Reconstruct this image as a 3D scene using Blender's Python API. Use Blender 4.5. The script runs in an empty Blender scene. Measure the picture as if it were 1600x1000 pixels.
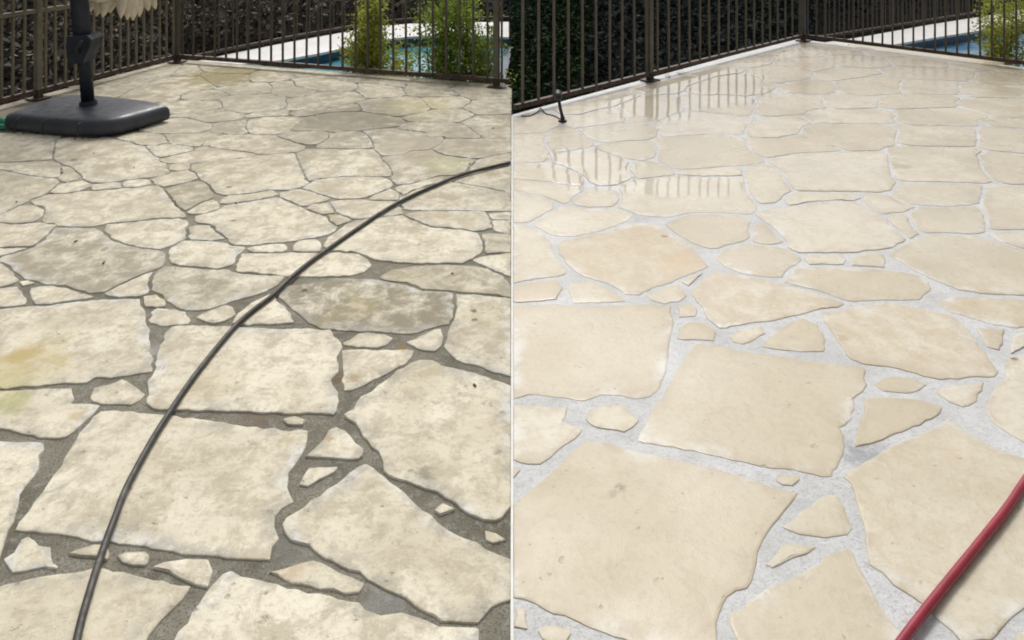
import bpy, bmesh, math, random
import numpy as np
from mathutils import Vector, noise

sc = bpy.context.scene
COL = sc.collection
R = math.radians
H = 1.15           # camera height
F = 1180.0         # focal length in photo pixels (1600 wide)
HZ = -150.0        # horizon row in photo pixels

# ------------------------------------------------------------ camera, sky, sun, exposure
cam = bpy.data.cameras.new('camera')
cam.sensor_width = 36.0
cam.lens = 36.0 * F / 1600.0
cam.shift_y = (HZ - 500.0) / 1600.0
cam.clip_start = 0.05
cam.clip_end = 2000.0
cam_o = bpy.data.objects.new('camera', cam)
cam_o.location = (0, 0, H)
cam_o.rotation_euler = (R(90), 0, 0)
COL.objects.link(cam_o)
sc.camera = cam_o

SUN_EL, SUN_AZ = 52.0, -4.0      # azimuth from +Y towards +X
world = bpy.data.worlds.new('World')
sc.world = world
world.use_nodes = True
wn = world.node_tree
bg = wn.nodes['Background']
sky = wn.nodes.new('ShaderNodeTexSky')
sky.sky_type = 'NISHITA'
sky.sun_disc = False
sky.sun_elevation = R(SUN_EL)
sky.sun_rotation = R(SUN_AZ)
sky.air_density = 1.0
sky.dust_density = 7.0
sky.ozone_density = 1.0
hs = wn.nodes.new('ShaderNodeHueSaturation')
hs.inputs['Saturation'].default_value = 0.12
wn.links.new(sky.outputs[0], hs.inputs['Color'])
wn.links.new(hs.outputs[0], bg.inputs['Color'])
bg.inputs['Strength'].default_value = 0.12

sd = bpy.data.lights.new('sun', 'SUN')
sd.energy = 1.3
sd.angle = R(22)
sd.color = (1.0, 0.95, 0.87)
so = bpy.data.objects.new('sun', sd)
d = Vector((math.sin(R(SUN_AZ)) * math.cos(R(SUN_EL)), math.cos(R(SUN_AZ)) * math.cos(R(SUN_EL)), math.sin(R(SUN_EL))))
so.rotation_euler = (-d).to_track_quat('-Z', 'Y').to_euler()
so.location = (-3, 4, 6)
COL.objects.link(so)

sc.view_settings.view_transform = 'Standard'
sc.view_settings.look = 'None'
sc.view_settings.gamma = 1.0
sc.view_settings.use_curve_mapping = False
sc.view_settings.exposure = 0.09
sc.cycles.filter_width = 1.9

# ------------------------------------------------------------ helpers
def P(x, y, z=0.0):
    """point of the plane at height z that the photograph shows at pixel x, y"""
    D = (H - z) * F / (y - HZ)
    return Vector(((x - 800.0) / F * D, D, z))

def link(name, me, parent=None, mat=None):
    o = bpy.data.objects.new(name, me)
    COL.objects.link(o)
    if parent is not None:
        o.parent = parent
    if mat is not None:
        me.materials.append(mat)
    return o

def tag(o, label=None, cat=None, group=None, kind=None):
    if label: o['label'] = label
    if cat: o['category'] = cat
    if group: o['group'] = group
    if kind: o['kind'] = kind
    return o

def empty(name, loc=(0, 0, 0), rz=0.0):
    o = bpy.data.objects.new(name, None)
    o.empty_display_size = 0.1
    o.location = loc
    o.rotation_euler = (0, 0, rz)
    COL.objects.link(o)
    return o

def rel(o, parent):
    """parent while keeping vertices that were written in world coordinates"""
    o.parent = parent
    o.matrix_parent_inverse = parent.matrix_basis.inverted()
    return o

class MB:
    def __init__(s):
        s.v = []; s.f = []
    def box(s, c, size, rz=0.0, tilt=None):
        cx, cy, cz = c; sx, sy, sz = [q / 2 for q in size]
        n = len(s.v); co, si = math.cos(rz), math.sin(rz)
        for dz in (-sz, sz):
            for dx, dy in ((-sx, -sy), (sx, -sy), (sx, sy), (-sx, sy)):
                s.v.append((cx + dx * co - dy * si, cy + dx * si + dy * co, cz + dz))
        s.f += [tuple(n + i for i in q) for q in ((3, 2, 1, 0), (4, 5, 6, 7), (0, 1, 5, 4), (1, 2, 6, 5), (2, 3, 7, 6), (3, 0, 4, 7))]
    def bar(s, a, b, w, h, up=Vector((0, 0, 1))):
        a = Vector(a); b = Vector(b); t = (b - a).normalized()
        sd_ = t.cross(up)
        if sd_.length < 1e-4: sd_ = t.cross(Vector((1, 0, 0)))
        sd_.normalize(); u = sd_.cross(t).normalized()
        n = len(s.v)
        for p in (a, b):
            for i, j in ((-1, -1), (1, -1), (1, 1), (-1, 1)):
                s.v.append(tuple(p + sd_ * (i * w / 2) + u * (j * h / 2)))
        s.f += [tuple(n + i for i in q) for q in ((3, 2, 1, 0), (4, 5, 6, 7), (0, 1, 5, 4), (1, 2, 6, 5), (2, 3, 7, 6), (3, 0, 4, 7))]
    def tube(s, pts, r, seg=10, caps=True):
        pts = [Vector(p) for p in pts]
        rr = r if isinstance(r, (list, tuple)) else [r] * len(pts)
        n = len(s.v); ref = None
        for i, p in enumerate(pts):
            t = (pts[min(i + 1, len(pts) - 1)] - pts[max(i - 1, 0)]).normalized()
            if ref is None:
                ref = Vector((0, 0, 1)) if abs(t.z) < 0.9 else Vector((1, 0, 0))
            sd_ = t.cross(ref).normalized(); u = sd_.cross(t).normalized(); ref = u
            for k in range(seg):
                a = 2 * math.pi * k / seg
                s.v.append(tuple(p + sd_ * math.cos(a) * rr[i] + u * math.sin(a) * rr[i]))
        for i in range(len(pts) - 1):
            for k in range(seg):
                a = n + i * seg + k; b = n + i * seg + (k + 1) % seg
                s.f.append((a, b, b + seg, a + seg))
        if caps:
            s.f.append(tuple(n + k for k in range(seg))[::-1])
            s.f.append(tuple(n + (len(pts) - 1) * seg + k for k in range(seg)))
    def loft(s, rings, cap0=True, cap1=True):
        n = len(s.v); m = len(rings[0])
        for r_ in rings:
            s.v += [tuple(p) for p in r_]
        for i in range(len(rings) - 1):
            for k in range(m):
                a = n + i * m + k; b = n + i * m + (k + 1) % m
                s.f.append((a, b, b + m, a + m))
        if cap0: s.f.append(tuple(n + k for k in range(m))[::-1])
        if cap1: s.f.append(tuple(n + (len(rings) - 1) * m + k for k in range(m)))
    def build(s, name, mat, parent=None, smooth=False, world=False):
        me = bpy.data.meshes.new(name)
        me.from_pydata(s.v, [], s.f)
        me.update()
        bm = bmesh.new(); bm.from_mesh(me)
        bmesh.ops.recalc_face_normals(bm, faces=bm.faces)
        bm.to_mesh(me); bm.free()
        if smooth:
            me.polygons.foreach_set('use_smooth', [True] * len(me.polygons))
        o = link(name, me, None, mat)
        if parent is not None:
            if world: rel(o, parent)
            else: o.parent = parent
        return o

def chaikin(pts, n=2, closed=True):
    pts = [Vector(p) for p in pts]
    for _ in range(n):
        out = []
        m = len(pts)
        rng = range(m) if closed else range(m - 1)
        if not closed: out.append(pts[0])
        for i in rng:
            a, b = pts[i], pts[(i + 1) % m]
            out += [a * 0.75 + b * 0.25, a * 0.25 + b * 0.75]
        if not closed: out.append(pts[-1])
        pts = out
    return pts

def catmull(pts, k=6):
    pts = [Vector(p) for p in pts]; out = []
    for i in range(len(pts) - 1):
        p0 = pts[max(i - 1, 0)]; p1 = pts[i]; p2 = pts[i + 1]; p3 = pts[min(i + 2, len(pts) - 1)]
        for j in range(k):
            t = j / k
            out.append(0.5 * ((2 * p1) + (p2 - p0) * t + (2 * p0 - 5 * p1 + 4 * p2 - p3) * t * t + (3 * p1 - p0 - 3 * p2 + p3) * t ** 3))
    out.append(pts[-1])
    return out

# ------------------------------------------------------------ materials
class NT:
    def __init__(s, name):
        s.m = bpy.data.materials.new(name); s.m.use_nodes = True
        s.t = s.m.node_tree; s.b = s.t.nodes['Principled BSDF']
    def n(s, kind, **kw):
        x = s.t.nodes.new(kind)
        for k, v in kw.items(): setattr(x, k, v)
        return x
    def l(s, a, b): s.t.links.new(a, b)
    def val(s, sock, v):
        if hasattr(v, 'is_linked'): s.l(v, sock)
        else: sock.default_value = v
    def noise(s, vec, scale, detail=4, rough=0.55, dist=0.0):
        x = s.n('ShaderNodeTexNoise'); s.l(vec, x.inputs['Vector'])
        x.inputs['Scale'].default_value = scale; x.inputs['Detail'].default_value = detail
        x.inputs['Roughness'].default_value = rough; x.inputs['Distortion'].default_value = dist
        return x.outputs['Fac']
    def ramp(s, fac, lo, hi, a=0.0, b=1.0):
        x = s.n('ShaderNodeMapRange'); x.interpolation_type = 'SMOOTHSTEP'
        s.l(fac, x.inputs[0]); x.inputs[1].default_value = lo; x.inputs[2].default_value = hi
        x.inputs[3].default_value = a; x.inputs[4].default_value = b
        return x.outputs[0]
    def math(s, op, a, b=0.0, clamp=False):
        x = s.n('ShaderNodeMath', operation=op, use_clamp=clamp)
        s.val(x.inputs[0], a); s.val(x.inputs[1], b)
        return x.outputs[0]
    def mix(s, fac, a, b, mode='MIX'):
        x = s.n('ShaderNodeMix', data_type='RGBA', blend_type=mode)
        s.val(x.inputs[0], fac)
        for i, c in ((6, a), (7, b)):
            if isinstance(c, tuple): x.inputs[i].default_value = (*c, 1.0)
            else: s.l(c, x.inputs[i])
        return x.outputs[2]
    def bump(s, h, strength=0.3, dist=0.01, prev=None):
        x = s.n('ShaderNodeBump'); x.inputs['Strength'].default_value = strength
        x.inputs['Distance'].default_value = dist; s.l(h, x.inputs['Height'])
        if prev is not None: s.l(prev, x.inputs['Normal'])
        return x.outputs[0]

def simple(name, col, rough=0.5, metal=0.0, spec=0.5, var=0.25, scale=12.0, bump=0.0, dirt=None):
    q = NT(name)
    tc = q.n('ShaderNodeTexCoord').outputs['Object']
    nz = q.noise(tc, scale, 5)
    c2 = tuple(min(1, c * (1 - var)) for c in col); c3 = tuple(min(1, c * (1 + var)) for c in col)
    c = q.mix(q.ramp(nz, 0.3, 0.7), c2, c3)
    if dirt:
        c = q.mix(q.ramp(q.noise(tc, scale * 0.4, 6, 0.65), 0.5, 0.72), c, dirt)
    q.l(c, q.b.inputs['Base Color'])
    q.l(q.ramp(q.noise(tc, scale * 2.3, 3), 0.3, 0.7, max(0.02, rough - 0.1), min(1, rough + 0.1)), q.b.inputs['Roughness'])
    q.b.inputs['Metallic'].default_value = metal
    q.b.inputs['Specular IOR Level'].default_value = spec
    if bump:
        q.l(q.bump(q.noise(tc, scale * 5, 4), bump, 0.004), q.b.inputs['Normal'])
    return q.m

def blob(q, pos, px, py, rad, nz, squash=1.0, amp=2.4):
    """soft patch of wear round a world point: returns a 0..1 mask"""
    w = P(px, py)
    sub = q.n('ShaderNodeVectorMath', operation='SUBTRACT'); q.l(pos, sub.inputs[0]); sub.inputs[1].default_value = w
    mul = q.n('ShaderNodeVectorMath', operation='MULTIPLY'); q.l(sub.outputs[0], mul.inputs[0]); mul.inputs[1].default_value = (1, squash, 0)
    ln = q.n('ShaderNodeVectorMath', operation='LENGTH'); q.l(mul.outputs[0], ln.inputs[0])
    dd = q.math('MULTIPLY', ln.outputs['Value'], 1.0 / rad)
    dd = q.math('ADD', dd, q.math('MULTIPLY', q.math('SUBTRACT', nz, 0.5), amp))
    return q.ramp(dd, 0.30, 1.15, 1.0, 0.0)

# wet puddles of the cleaned terrace: (pixel x, y, radius in m, squash)
PUDDLES = [(1090, 138, 0.46, 0.8), (1005, 168, 0.26, 0.7), (920, 262, 0.24, 0.8), (1080, 289, 0.32, 2.0), (985, 286, 0.18, 1.6),
           (1130, 118, 0.3, 0.8), (890, 275, 0.10, 1.0)]

def wet_mask(q, pos):
    nz = q.noise(pos, 3.5, 5, 0.6)
    out = None
    for px, py, r_, sq in PUDDLES:
        m = q.ramp(blob(q, pos, px, py, r_, nz, sq, 1.9), 0.15, 0.55)
        out = m if out is None else q.math('MAXIMUM', out, m)
    return out

def damp_mask(q, pos):
    # thin film of rinse water left on the far two thirds of the washed terrace
    nz = q.noise(pos, 2.0, 4, 0.6)
    return q.math('MULTIPLY', blob(q, pos, 1330, 150, 3.6, nz), 0.8)

def stone_material(name, washed):
    q = NT(name)
    geo = q.n('ShaderNodeNewGeometry'); pos = geo.outputs['Position']
    info = q.n('ShaderNodeObjectInfo'); rnd = info.outputs['Random']
    off = q.n('ShaderNodeVectorMath', operation='SCALE'); off.inputs[0].default_value = (17.0, 31.0, 9.0); q.l(rnd, off.inputs['Scale'])
    add = q.n('ShaderNodeVectorMath', operation='ADD'); q.l(pos, add.inputs[0]); q.l(off.outputs[0], add.inputs[1])
    v = add.outputs[0]
    edge = q.n('ShaderNodeAttribute', attribute_name='edge').outputs['Fac']
    dirt = q.n('ShaderNodeAttribute', attribute_type='OBJECT', attribute_name='dirt').outputs['Fac']
    n_big = q.noise(v, 3.2, 5, 0.6, 0.4)
    n_mid = q.noise(v, 15.0, 7, 0.72, 0.3)
    n_fin = q.noise(v, 70.0, 5, 0.7)
    n_pit = q.noise(v, 38.0, 3, 0.6)
    n_edge = q.noise(v, 16.0, 5, 0.65)
    if washed:
        c = q.mix(q.ramp(n_big, 0.32, 0.68), (0.495, 0.44, 0.325), (0.59, 0.545, 0.43))
        c = q.mix(q.math('MULTIPLY', q.ramp(rnd, 0.5, 1.0), 0.7), c, (0.61, 0.565, 0.465))
        c = q.mix(q.math('MULTIPLY', q.ramp(rnd, 0.5, 0.0), 0.6), c, (0.47, 0.395, 0.275))
        c = q.mix(q.math('MULTIPLY', q.ramp(n_mid, 0.44, 0.66), 0.45), c, (0.46, 0.395, 0.29))
        c = q.mix(q.math('MULTIPLY', dirt, q.ramp(n_mid, 0.30, 0.62)), c, (0.47, 0.37, 0.235))
        c = q.mix(q.math('MULTIPLY', q.ramp(n_edge, 0.38, 0.58), q.math('MULTIPLY', q.ramp(edge, 0.1, 0.9), 0.65)), c, (0.42, 0.355, 0.25))
        c = q.mix(q.math('MULTIPLY', q.ramp(n_fin, 0.48, 0.68), 0.42), c, (0.40, 0.345, 0.26))
        hz_ = q.math('MULTIPLY', q.math('MULTIPLY', q.ramp(q.noise(v, 12.0, 5, 0.65), 0.45, 0.62), q.ramp(q.noise(v, 3.1, 3, 0.5), 0.42, 0.58)), q.ramp(edge, 0.05, 0.95))
        c = q.mix(q.math('MULTIPLY', hz_, 0.7), c, (0.64, 0.635, 0.61))
        wetp = q.math('MULTIPLY', blob(q, pos, 1330, 110, 2.6, q.noise(pos, 2.0, 4, 0.6)), q.ramp(q.noise(pos, 2.6, 5, 0.62, 0.5), 0.48, 0.60))
        c = q.mix(q.math('MULTIPLY', wetp, 0.5), c, (0.42, 0.345, 0.24))
        vein = q.ramp(q.math('ABSOLUTE', q.math('SUBTRACT', q.noise(v, 4.0, 6, 0.6, 1.2), 0.5)), 0.0, 0.02, 1.0, 0.0)
        c = q.mix(q.math('MULTIPLY', vein, 0.22), c, (0.40, 0.32, 0.22))
        spots = [(970, 762, 0.012, (0.22, 0.17, 0.13), 0.7), (958, 771, 0.013, (0.32, 0.26, 0.2), 0.6), (1038, 369, 0.012, (0.12, 0.09, 0.06), 0.9),
                 (1585, 561, 0.012, (0.16, 0.11, 0.09), 0.9), (1488, 711, 0.03, (0.52, 0.38, 0.22), 0.3), (1062, 412, 0.09, (0.50, 0.36, 0.2), 0.5),
                 (1407, 260, 0.06, (0.36, 0.30, 0.17), 0.8), (1255, 213, 0.03, (0.38, 0.32, 0.2), 0.8), (1316, 528, 0.02, (0.36, 0.26, 0.15), 0.6)]
    else:
        c = q.mix(q.ramp(n_big, 0.32, 0.68), (0.58, 0.525, 0.40), (0.76, 0.705, 0.57))
        c = q.mix(q.math('MULTIPLY', q.ramp(rnd, 0.0, 1.0), 0.4), c, (0.78, 0.73, 0.605))
        gp = q.math('MULTIPLY', q.ramp(q.noise(pos, 1.9, 5, 0.65), 0.46, 0.56), q.ramp(q.noise(v, 9.0, 5, 0.7), 0.38, 0.58))
        sy = q.n('ShaderNodeSeparateXYZ'); q.l(pos, sy.inputs[0])
        c = q.mix(q.math('MULTIPLY', gp, q.ramp(sy.outputs['Y'], 1.4, 4.2, 0.12, 0.78)), c, (0.34, 0.285, 0.195))
        c = q.mix(q.math('MULTIPLY', q.ramp(n_mid, 0.45, 0.62), 0.65), c, (0.42, 0.365, 0.265))
        c = q.mix(q.math('MULTIPLY', dirt, q.ramp(n_mid, 0.28, 0.60)), c, (0.27, 0.245, 0.18))
        yl = q.math('MULTIPLY', q.ramp(q.noise(v, 5.0, 4, 0.6), 0.56, 0.74), q.math('ADD', q.math('MULTIPLY', dirt, 0.15), 0.16))
        c = q.mix(yl, c, (0.50, 0.41, 0.20))
        # lime bloom and grey grime along the broken edges
        em = q.math('MULTIPLY', q.math('MULTIPLY', q.ramp(n_edge, 0.42, 0.60), q.ramp(q.noise(v, 2.6, 3, 0.5), 0.42, 0.60)), q.ramp(edge, 0.25, 0.95))
        c = q.mix(q.math('MULTIPLY', em, 0.75), c, (0.66, 0.67, 0.66))
        eg = q.math('MULTIPLY', q.ramp(q.noise(v, 19.0, 5, 0.7), 0.45, 0.60), q.ramp(edge, 0.05, 0.9))
        c = q.mix(q.math('MULTIPLY', eg, 0.6), c, (0.33, 0.315, 0.27))
        c = q.mix(q.math('MULTIPLY', q.ramp(n_fin, 0.5, 0.70), 0.5), c, (0.36, 0.32, 0.25))
        spots = [(36, 556, 0.05, (0.34, 0.21, 0.07), 0.75), (30, 570, 0.13, (0.52, 0.44, 0.22), 0.6), (25, 600, 0.1, (0.45, 0.42, 0.2), 0.3), (20, 630, 0.05, (0.38, 0.38, 0.16), 0.55),
                 (119, 649, 0.02, (0.50, 0.37, 0.18), 0.5), (514, 686, 0.012, (0.45, 0.27, 0.16), 0.6), (460, 888, 0.028, (0.58, 0.42, 0.28), 0.35),
                 (552, 590, 0.02, (0.33, 0.24, 0.14), 0.7), (740, 486, 0.012, (0.10, 0.08, 0.06), 0.8), (741, 500, 0.010, (0.12, 0.1, 0.07), 0.8), (665, 740, 0.022, (0.22, 0.2, 0.15), 0.6),
                 (364, 345, 0.012, (0.15, 0.13, 0.1), 0.8), (476, 454, 0.010, (0.08, 0.05, 0.04), 0.9), (770, 663, 0.03, (0.55, 0.45, 0.35), 0.25),
                 (208, 826, 0.015, (0.25, 0.23, 0.2), 0.5), (115, 250, 0.02, (0.15, 0.12, 0.08), 0.7), (357, 293, 0.014, (0.12, 0.1, 0.07), 0.8),
                 (345, 120, 0.34, (0.33, 0.28, 0.14), 0.85), (560, 185, 0.42, (0.29, 0.265, 0.20), 0.75), (290, 200, 0.3, (0.38, 0.35, 0.28), 0.5), (480, 215, 0.3, (0.34, 0.30, 0.23), 0.55), (700, 225, 0.35, (0.36, 0.32, 0.25), 0.5), (420, 150, 0.4, (0.40, 0.36, 0.28), 0.6), (690, 255, 0.12, (0.42, 0.42, 0.24), 0.5), (660, 165, 0.25, (0.55, 0.49, 0.28), 0.5),
                 (785, 300, 0.14, (0.33, 0.31, 0.25), 0.5), (640, 225, 0.25, (0.45, 0.40, 0.31), 0.5)]
    sn = q.noise(pos, 14.0, 5, 0.65); sf = q.noise(pos, 75.0, 4, 0.65)
    for px, py, r_, col, k in spots:
        c = q.mix(q.math('MULTIPLY', blob(q, pos, px, py, r_, sn if r_ > 0.04 else sf), k), c, col)
    pit = q.ramp(n_pit, 0.66, 0.74)
    c = q.mix(q.math('MULTIPLY', pit, 0.35), c, (0.2, 0.17, 0.13))
    q.l(c, q.b.inputs['Base Color'])
    h = q.math('ADD', q.math('MULTIPLY', n_mid, 0.7 if washed else 0.9), q.math('MULTIPLY', n_fin, 0.42))
    h = q.math('SUBTRACT', h, q.math('MULTIPLY', pit, 0.3))
    b = q.bump(h, 0.8 if not washed else 0.5, 0.006)
    q.l(b, q.b.inputs['Normal'])
    if washed:
        q.l(q.ramp(n_big, 0.35, 0.65, 0.34, 0.55), q.b.inputs['Roughness'])
        w = wet_mask(q, pos)
        damp = damp_mask(q, pos)
        q.l(q.math('MAXIMUM', w, damp), q.b.inputs['Coat Weight']); q.l(q.math('MULTIPLY', q.ramp(w, 0.0, 0.8, 1.0, 0.12), q.ramp(q.noise(pos, 4.0, 4, 0.6), 0.4, 0.6, 0.20, 0.34)), q.b.inputs['Coat Roughness']); q.b.inputs['Coat IOR'].default_value = 1.5
        q.b.inputs['Specular IOR Level'].default_value = 0.4
    else:
        q.l(q.ramp(n_mid, 0.3, 0.7, 0.75, 0.95), q.b.inputs['Roughness'])
        q.b.inputs['Specular IOR Level'].default_value = 0.25
    return q.m

def mortar_material(name, washed):
    q = NT(name)
    pos = q.n('ShaderNodeNewGeometry').outputs['Position']
    n1 = q.noise(pos, 6.0, 5, 0.6); n2 = q.noise(pos, 45.0, 6, 0.75); n3 = q.noise(pos, 220.0, 3, 0.6)
    if washed:
        c = q.mix(q.ramp(n1, 0.3, 0.7), (0.475, 0.475, 0.47), (0.59, 0.595, 0.60))
        c = q.mix(q.math('MULTIPLY', q.ramp(n2, 0.48, 0.66), 0.45), c, (0.38, 0.38, 0.37))
        c = q.mix(q.math('MULTIPLY', q.ramp(n3, 0.5, 0.66), 0.5), c, (0.30, 0.30, 0.29))
        nz = q.noise(pos, 40.0, 4, 0.65)
        c = q.mix(q.math('MULTIPLY', blob(q, pos, 1350, 712, 0.055, nz), 0.7), c, (0.24, 0.25, 0.27))
        w = wet_mask(q, pos)
        q.l(q.math('MAXIMUM', w, damp_mask(q, pos)), q.b.inputs['Coat Weight']); q.l(q.ramp(w, 0.0, 0.8, 0.30, 0.04), q.b.inputs['Coat Roughness']); q.b.inputs['Coat IOR'].default_value = 1.5
        q.b.inputs['Roughness'].default_value = 0.65
    else:
        c = q.mix(q.ramp(n1, 0.3, 0.7), (0.140, 0.128, 0.098), (0.245, 0.230, 0.182))
        c = q.mix(q.math('MULTIPLY', q.ramp(n2, 0.48, 0.66), 0.75), c, (0.30, 0.295, 0.26))
        c = q.mix(q.math('MULTIPLY', q.ramp(n3, 0.5, 0.66), 0.75), c, (0.075, 0.07, 0.055))
        nz = q.noise(pos, 40.0, 4, 0.65)
        for px, py, r_, col, k in [(525, 590, 0.035, (0.16, 0.11, 0.07), 0.8), (400, 650, 0.05, (0.20, 0.15, 0.11), 0.6), (470, 850, 0.07, (0.27, 0.265, 0.24), 0.35), (600, 935, 0.05, (0.30, 0.30, 0.29), 0.45), (628, 540, 0.014, (0.3, 0.18, 0.05), 0.9), (240, 545, 0.03, (0.36, 0.35, 0.32), 0.7)]:
            c = q.mix(q.math('MULTIPLY', blob(q, pos, px, py, r_, nz), k), c, col)
        q.b.inputs['Roughness'].default_value = 0.92
        q.b.inputs['Specular IOR Level'].default_value = 0.2
    if not washed:
        sy = q.n('ShaderNodeSeparateXYZ'); q.l(pos, sy.inputs[0])
        sand = q.math('MULTIPLY', q.ramp(q.noise(pos, 3.4, 4, 0.6), 0.36, 0.58), q.ramp(sy.outputs['Y'], 1.9, 3.6, 0.0, 0.85))
        c = q.mix(sand, c, (0.42, 0.375, 0.285))
    q.l(c, q.b.inputs['Base Color'])
    h = q.math('ADD', n2, q.math('MULTIPLY', n3, 0.35))
    q.l(q.bump(h, 0.7, 0.006), q.b.inputs['Normal'])
    return q.m

M = {}
M['stone_old'] = stone_material('weathered_limestone', False)
M['stone_new'] = stone_material('washed_limestone', True)
M['mortar_old'] = mortar_material('dark_dirty_mortar', False)
M['mortar_new'] = mortar_material('pale_clean_mortar', True)
M['joint'] = simple('joint_cement', (0.72, 0.72, 0.70), 0.8, var=0.06, scale=30)
M['bronze'] = simple('bronze_paint', (0.082, 0.067, 0.052), 0.45, spec=0.5, var=0.25, scale=18, bump=0.15, dirt=(0.13, 0.105, 0.08))
M['post'] = simple('taupe_post_paint', (0.115, 0.102, 0.078), 0.45, var=0.2, scale=14, bump=0.15, dirt=(0.11, 0.075, 0.05))
M['taupe'] = simple('light_taupe_paint', (0.19, 0.165, 0.12), 0.45, var=0.2, scale=14, bump=0.15, dirt=(0.13, 0.09, 0.06))  # lighter taupe paint for the run with the middle rail
M['rust'] = simple('rusty_rail_paint', (0.060, 0.038, 0.026), 0.6, var=0.5, scale=25, bump=0.3, dirt=(0.13, 0.06, 0.035))
M['plastic'] = simple('charcoal_plastic', (0.034, 0.040, 0.056), 0.42, var=0.12, scale=9, bump=0.12, dirt=(0.065, 0.068, 0.078))
M['seam'] = simple('seam_shade_and_dark_parts', (0.018, 0.019, 0.022), 0.6)  # groove shade put into the colour; feet and crank handle share this dark tone
M['navy'] = simple('navy_pole_paint', (0.012, 0.017, 0.030), 0.6, var=0.25, scale=10)
M['canvas'] = simple('cream_canvas', (0.76, 0.68, 0.51), 0.85, var=0.12, scale=20, bump=0.2, dirt=(0.50, 0.42, 0.27))
M['green'] = simple('green_rubber', (0.03, 0.24, 0.13), 0.45, var=0.2, scale=25)
M['hose'] = simple('dark_hose_rubber', (0.040, 0.036, 0.031), 0.55, var=0.2, scale=30, bump=0.03, dirt=(0.10, 0.095, 0.085))
M['redhose'] = simple('red_hose_rubber', (0.27, 0.014, 0.032), 0.36, var=0.12, scale=16, bump=0.03, dirt=(0.31, 0.03, 0.055))
M['black'] = simple('black_cast_metal', (0.022, 0.022, 0.024), 0.4, var=0.25)
M['glass'] = simple('lamp_lens', (0.25, 0.27, 0.27), 0.15)
M['coping'] = simple('white_pool_coping', (0.70, 0.69, 0.67), 0.7, var=0.05, scale=5, dirt=(0.66, 0.64, 0.60))
M['tile'] = simple('navy_pool_tile', (0.028, 0.065, 0.11), 0.25, var=0.35, scale=14)
M['wall'] = simple('terrace_edge_stone', (0.36, 0.33, 0.27), 0.85, var=0.25, scale=7, bump=0.3)
M['bark'] = simple('grey_brown_bark', (0.075, 0.06, 0.045), 0.9, var=0.3, scale=20, bump=0.4)
M['teal'] = simple('teal_painted_metal', (0.03, 0.22, 0.30), 0.4, var=0.15)
M['pebble'] = simple('white_pebble', (0.68, 0.67, 0.63), 0.8, var=0.15, bump=0.2)

def leaf_mat(name, a, b, spec=0.25, rough=0.6, trans=True):
    q = NT(name)
    at = q.n('ShaderNodeAttribute', attribute_name='tone').outputs['Fac']
    q.l(q.mix(at, a, b), q.b.inputs['Base Color'])
    q.b.inputs['Roughness'].default_value = rough
    q.b.inputs['Specular IOR Level'].default_value = spec
    if trans:
        tr = q.n('ShaderNodeBsdfTranslucent'); q.l(q.mix(at, a, b), tr.inputs['Color'])
        mx = q.n('ShaderNodeMixShader'); mx.inputs[0].default_value = 0.3
        q.l(q.b.outputs[0], mx.inputs[1]); q.l(tr.outputs[0], mx.inputs[2])
        q.l(mx.outputs[0], q.t.nodes['Material Output'].inputs['Surface'])
    return q.m
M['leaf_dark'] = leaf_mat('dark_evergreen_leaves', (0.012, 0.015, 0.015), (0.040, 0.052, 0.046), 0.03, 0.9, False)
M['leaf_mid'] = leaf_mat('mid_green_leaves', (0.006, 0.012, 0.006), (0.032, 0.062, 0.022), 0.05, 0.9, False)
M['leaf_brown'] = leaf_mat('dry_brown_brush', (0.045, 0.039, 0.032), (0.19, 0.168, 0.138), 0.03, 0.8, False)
M['leaf_lime'] = leaf_mat('yellow_green_leaves', (0.20, 0.25, 0.03), (0.60, 0.62, 0.14))
M['leaf_green'] = leaf_mat('fresh_green_leaves', (0.08, 0.15, 0.02), (0.42, 0.52, 0.09))

def soil():
    q = NT('leaf_litter_soil')
    pos = q.n('ShaderNodeNewGeometry').outputs['Position']
    n1 = q.noise(pos, 2.2, 6, 0.7); n2 = q.noise(pos, 26.0, 5, 0.75)
    c = q.mix(q.ramp(n1, 0.35, 0.65), (0.006, 0.006, 0.005), (0.013, 0.011, 0.008))
    c = q.mix(q.math('MULTIPLY', q.ramp(n2, 0.55, 0.75), 0.5), c, (0.022, 0.018, 0.013))
    q.l(c, q.b.inputs['Base Color']); q.b.inputs['Roughness'].default_value = 0.95; q.b.inputs['Specular IOR Level'].default_value = 0.02
    q.l(q.bump(n2, 0.8, 0.03), q.b.inputs['Normal'])
    return q.m
M['soil'] = soil()

def water(name, c0, c1):
    q = NT(name)
    pos = q.n('ShaderNodeNewGeometry').outputs['Position']
    n1 = q.noise(pos, 1.3, 3, 0.5, 0.5)
    q.l(q.mix(q.ramp(n1, 0.35, 0.65), c0, c1), q.b.inputs['Base Color'])
    q.b.inputs['Roughness'].default_value = 0.05; q.b.inputs['IOR'].default_value = 1.33
    q.l(q.bump(q.noise(pos, 7.0, 3, 0.5, 1.0), 0.25, 0.03), q.b.inputs['Normal'])
    return q.m
M['water_teal'] = water('pool_water_teal', (0.05, 0.25, 0.32), (0.16, 0.40, 0.50))
M['water_blue'] = water('pool_water_blue', (0.08, 0.20, 0.34), (0.22, 0.38, 0.54))

# ------------------------------------------------------------ ground below and terraces
rnd = random.Random(7)

me = bpy.data.meshes.new('garden_ground')
GZ = -1.05
me.from_pydata([(-600, -600, GZ), (600, -600, GZ), (600, 900, GZ), (-600, 900, GZ)], [], [(0, 1, 2, 3)])
g = link('garden_ground', me, None, M['soil'])
tag(g, 'dark lower garden ground covered in leaf litter beyond the fences', kind='structure')

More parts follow.
